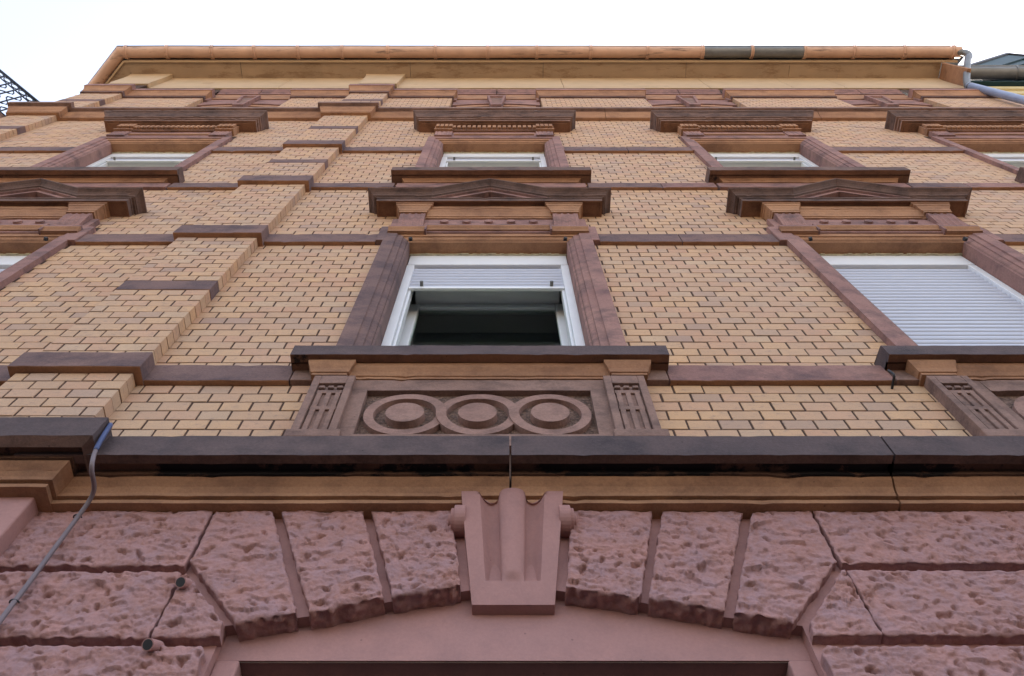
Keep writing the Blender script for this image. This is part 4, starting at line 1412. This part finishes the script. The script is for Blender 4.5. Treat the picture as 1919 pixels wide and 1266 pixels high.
for q in ((0, 1, 2, 3), (0, 3, 4), (4, 3, 8, 5), (5, 8, 7, 6), (3, 2, 7, 8)): mb.face(list(q))
mb.build('roof', 'roof', house)

# --- balcony railing on the canted corner
rail = empty('balcony', house)
bs_, be_ = 0.12, 1.0
BZ0, BZ1 = 11.95, 12.95
mb = MB()
for z, r_ in ((BZ1, .026), (BZ1 - .16, .012), (BZ0 + .12, .016)):
    mb.tube([can(bs_, .06, z), can(bs_, be_, z), can(2.6, be_, z)], r_, 8)
mb.build('handrail', 'iron', rail)
for k in range(9):
    e = .12 + k * .11
    mb = MB(); mb.tube([can(bs_, e, BZ0 + .1), can(bs_, e, BZ1)], .010, 6)
    mb.tube([can(bs_, e + .05 + .042 * math.cos(t), BZ1 - .08 + .05 * math.sin(t)) for t in (2 * math.pi * i / 12 for i in range(13))], .007, 6)
    mb.tube([can(bs_, e + .05 * math.sin(t * 2), BZ0 + .15 + .65 * t / 6.28) for t in (2 * math.pi * i / 14 for i in range(15))], .009, 6)
    mb.build('baluster', 'iron', rail)
for k in range(14):
    s = .2 + k * .17
    mb = MB(); mb.tube([can(s, be_, BZ0 + .1), can(s, be_, BZ1)], .010, 6)
    mb.build('baluster', 'iron', rail)
mb = MB()
rows = [[can(s, e, z) for s, e in ((.06, 0), (.06, 1.06), (2.7, 1.06), (2.7, 0))] for z in (BZ0 - .14, BZ0)]
mb.loft(rows, close=True, caps=True)
mb.build('balcony_slab', 'brown', rail)

# ------------------------------------------------------------------ neighbouring house on the right
nb = tag(empty('neighbouring_house'), 'pale pink brick house with dark gutter and green metal dormer beyond the downpipe', 'building')
NX0, NX1, NZ, NE = X_R + .02, 18.0, 15.05, -.10
mb = MB(); mb.box(NX0, NX1, -10, NE, 0, NZ); mb.build('wall', 'nbrick', nb)
mb = MB(); mb.molding([(NE, NZ - .72), (NE + .03, NZ - .72), (NE + .03, NZ - .55), (NE + .02, NZ - .54), (NE + .02, NZ - .52), (NE + .05, NZ - .5), (NE + .06, NZ - .3), (NE + .05, NZ - .29), (NE + .05, NZ - .27), (NE + .09, NZ - .25), (NE + .09, NZ), (NE, NZ + .02)], NX0, NX1, False, False, back=NE)
mb.build('cornice', 'ncream', nb)
mb = MB(); mb.box(NX0 + .1, NX1, NE - .1, .06, NZ + .03, NZ + .07); mb.build('soffit', 'green', nb)
GC, GZ2, GQ, GX0 = .142, NZ + .38, .108, 7.14
arc = [math.pi * (1 + k / 14) for k in range(15)]
mb = MB(); mb.loft([[(x, -GC - GQ * math.cos(a), GZ2 + GQ * math.sin(a)) for a in arc] for x in (GX0, NX1)])
mb.v += [(GX0, -GC - GQ * math.cos(a), GZ2 + GQ * math.sin(a)) for a in arc]; mb.face(list(range(30, 45)))
mb.build('gutter', 'zinc', nb, smooth=True)
for x in (GX0 + .07, GX0 + .95, GX0 + 1.75, GX0 + 2.6, GX0 + 3.5):
    mb = MB(); mb.loft([[(x + dx, -GC - r_ * math.cos(a), GZ2 + r_ * math.sin(a)) for dx, r_ in ((-.018, GQ + .001), (-.014, GQ + .010), (.014, GQ + .010), (.018, GQ + .001))] for a in arc])
    mb.build('gutter_bracket', 'zinc', nb)
mb = MB(); mb.tube([(GX0 + .02, -GC - GQ, GZ2 + .005), (NX1, -GC - GQ, GZ2 + .005)], .016, 8); mb.build('gutter_bead', 'zinc', nb)
mb = MB()
x = GX0 + .05
while x < GX0 + 3:
    mb.box(x, x + .10, GC + GQ - .06, GC + GQ - .04, GZ2 + .03, GZ2 + .075); x += .16
mb.box(GX0, NX1, GC + GQ - .062, GC + GQ - .038, GZ2 + .075, GZ2 + .11)
mb.build('snow_guard', 'zinc', nb)
mb = MB(); mb.quad((NX0 + .2, .0, NZ + .25), (NX1, .0, NZ + .25), (NX1, 5, NZ + 4.2), (NX0 + .2, 5, NZ + 4.2)); mb.quad((NX0 + .2, .0, NZ + .25), (NX0 + .2, 5, NZ + 4.2), (NX0 + .2, 5, NZ - 1), (NX0 + .2, .0, NZ - 1)); mb.build('roof', 'roof', nb)
def dorm(pts, e, th, name, mat):
    q = [P(x, y, e) for x, y in pts]
    mb = MB()
    rows = []
    for ee in (e, e - .9):
        rows.append([(X, -ee, Z) for X, Z in q] + [(X, -ee, Z - th) for X, Z in q[::-1]])
    mb.loft(rows, close=True, caps=True)
    mb.build(name, mat, nb)
dorm([(1812, 121), (1886, 98), (1990, 108)], .16, .10, 'dormer_roof', 'roof')
dorm([(1814, 124), (1890, 102.5), (1990, 112)], .13, .55, 'dormer_fascia', 'green')
dorm([(1822, 128), (1900, 110), (1990, 117)], .095, .55, 'dormer_moulding', 'green')
dorm([(1832, 132), (1910, 117), (1990, 122)], .05, 1.4, 'dormer_front', 'green')
mb = MB(); mb.box(8.35, 9.5, NE - .01, NE + .012, 12.6, 14.1); mb.build('window', 'white', nb)

# ------------------------------------------------------------------ small things fixed to the wall
def W3(x, y, e):
    X, Z = P(x, y, e)
    return (X, -e, Z)
mb = MB()
cab = [(-1.40, -.20, 4.13), W3(207, 796, .262), W3(199, 808, .264), W3(187, 828, .260), W3(178, 847, .254), W3(173, 866, .250), W3(172, 884, .228), W3(176, 905, .185), W3(175, 922, .15), W3(166, 940, .125), W3(152, 960, .108), W3(138, 979, .098), W3(100, 1030, .096), W3(52, 1095, .097), W3(10, 1150, .097), W3(-60, 1245, .097)]
sp_ = smooth_path(cab)
cable = tag(empty('cable'), 'grey cable running down over the ledge corner and across the pink stone', 'cable')
mb.tube(sp_[20:], .0075, 10); mb.build('sheath', 'cable', cable, smooth=True)
mb = MB(); mb.tube(sp_[:24], .0085, 10); mb.build('blue_sleeve', 'bluecable', cable, smooth=True)
for x, y in ((145, 969), (26, 1129)):
    c = Vector(W3(x, y, .097))
    mb = MB(); mb.tube([tuple(c + Vector((.013 * math.cos(t) - .003, -.012 * math.sin(t) + .006, .006))) for t in (math.pi * k / 10 for k in range(11))], .0025, 6)
    mb.build('clip', 'black', cable)
def stub(x, y, label):
    c = Vector(W3(x, y, .075))
    t = tag(empty('pipe_stub'), label, 'pipe', 'sawn-off pipe stubs in the pink stone')
    d = Vector((-.10, -.75, -.62)).normalized()
    a = d.cross(Vector((0, 0, 1))).normalized(); b_ = d.cross(a)
    def ring(r, s): return [tuple(c + d * s + r * (math.cos(q) * a + math.sin(q) * b_)) for q in (2 * math.pi * k / 20 for k in range(20))]
    mb = MB(); mb.loft([ring(.0165, -.03), ring(.0165, .030), ring(.0135, .030)], close=True)
    mb.build('tube', 'pink', t, smooth=False)
    mb = MB(); mb.loft([ring(.0135, .031), ring(.0135, .006), ring(.0125, .002)], close=True, caps=True)
    mb.build('bore', 'black', t)
stub(347, 1094, 'short dark pipe stub sticking out of the small wedge stone beside the arch')
stub(287, 1210, 'short dark pipe stub at the joint below the wedge stone')
mb = MB()
h0 = Vector(W3(1671, 728, 0.0))
mb.tube(smooth_path([tuple(h0 + Vector((0, .02, -.004))), tuple(h0 + Vector((0, -.05, .0))), tuple(h0 + Vector((0, -.062, .003))), tuple(h0 + Vector((-.002, -.068, .014))), tuple(h0 + Vector((-.012, -.070, .040)))]), .006, 8)
tag(mb.build('wall_hook', 'black', smooth=True), 'bent black iron hook in the brick joint below the stone band', 'hook')
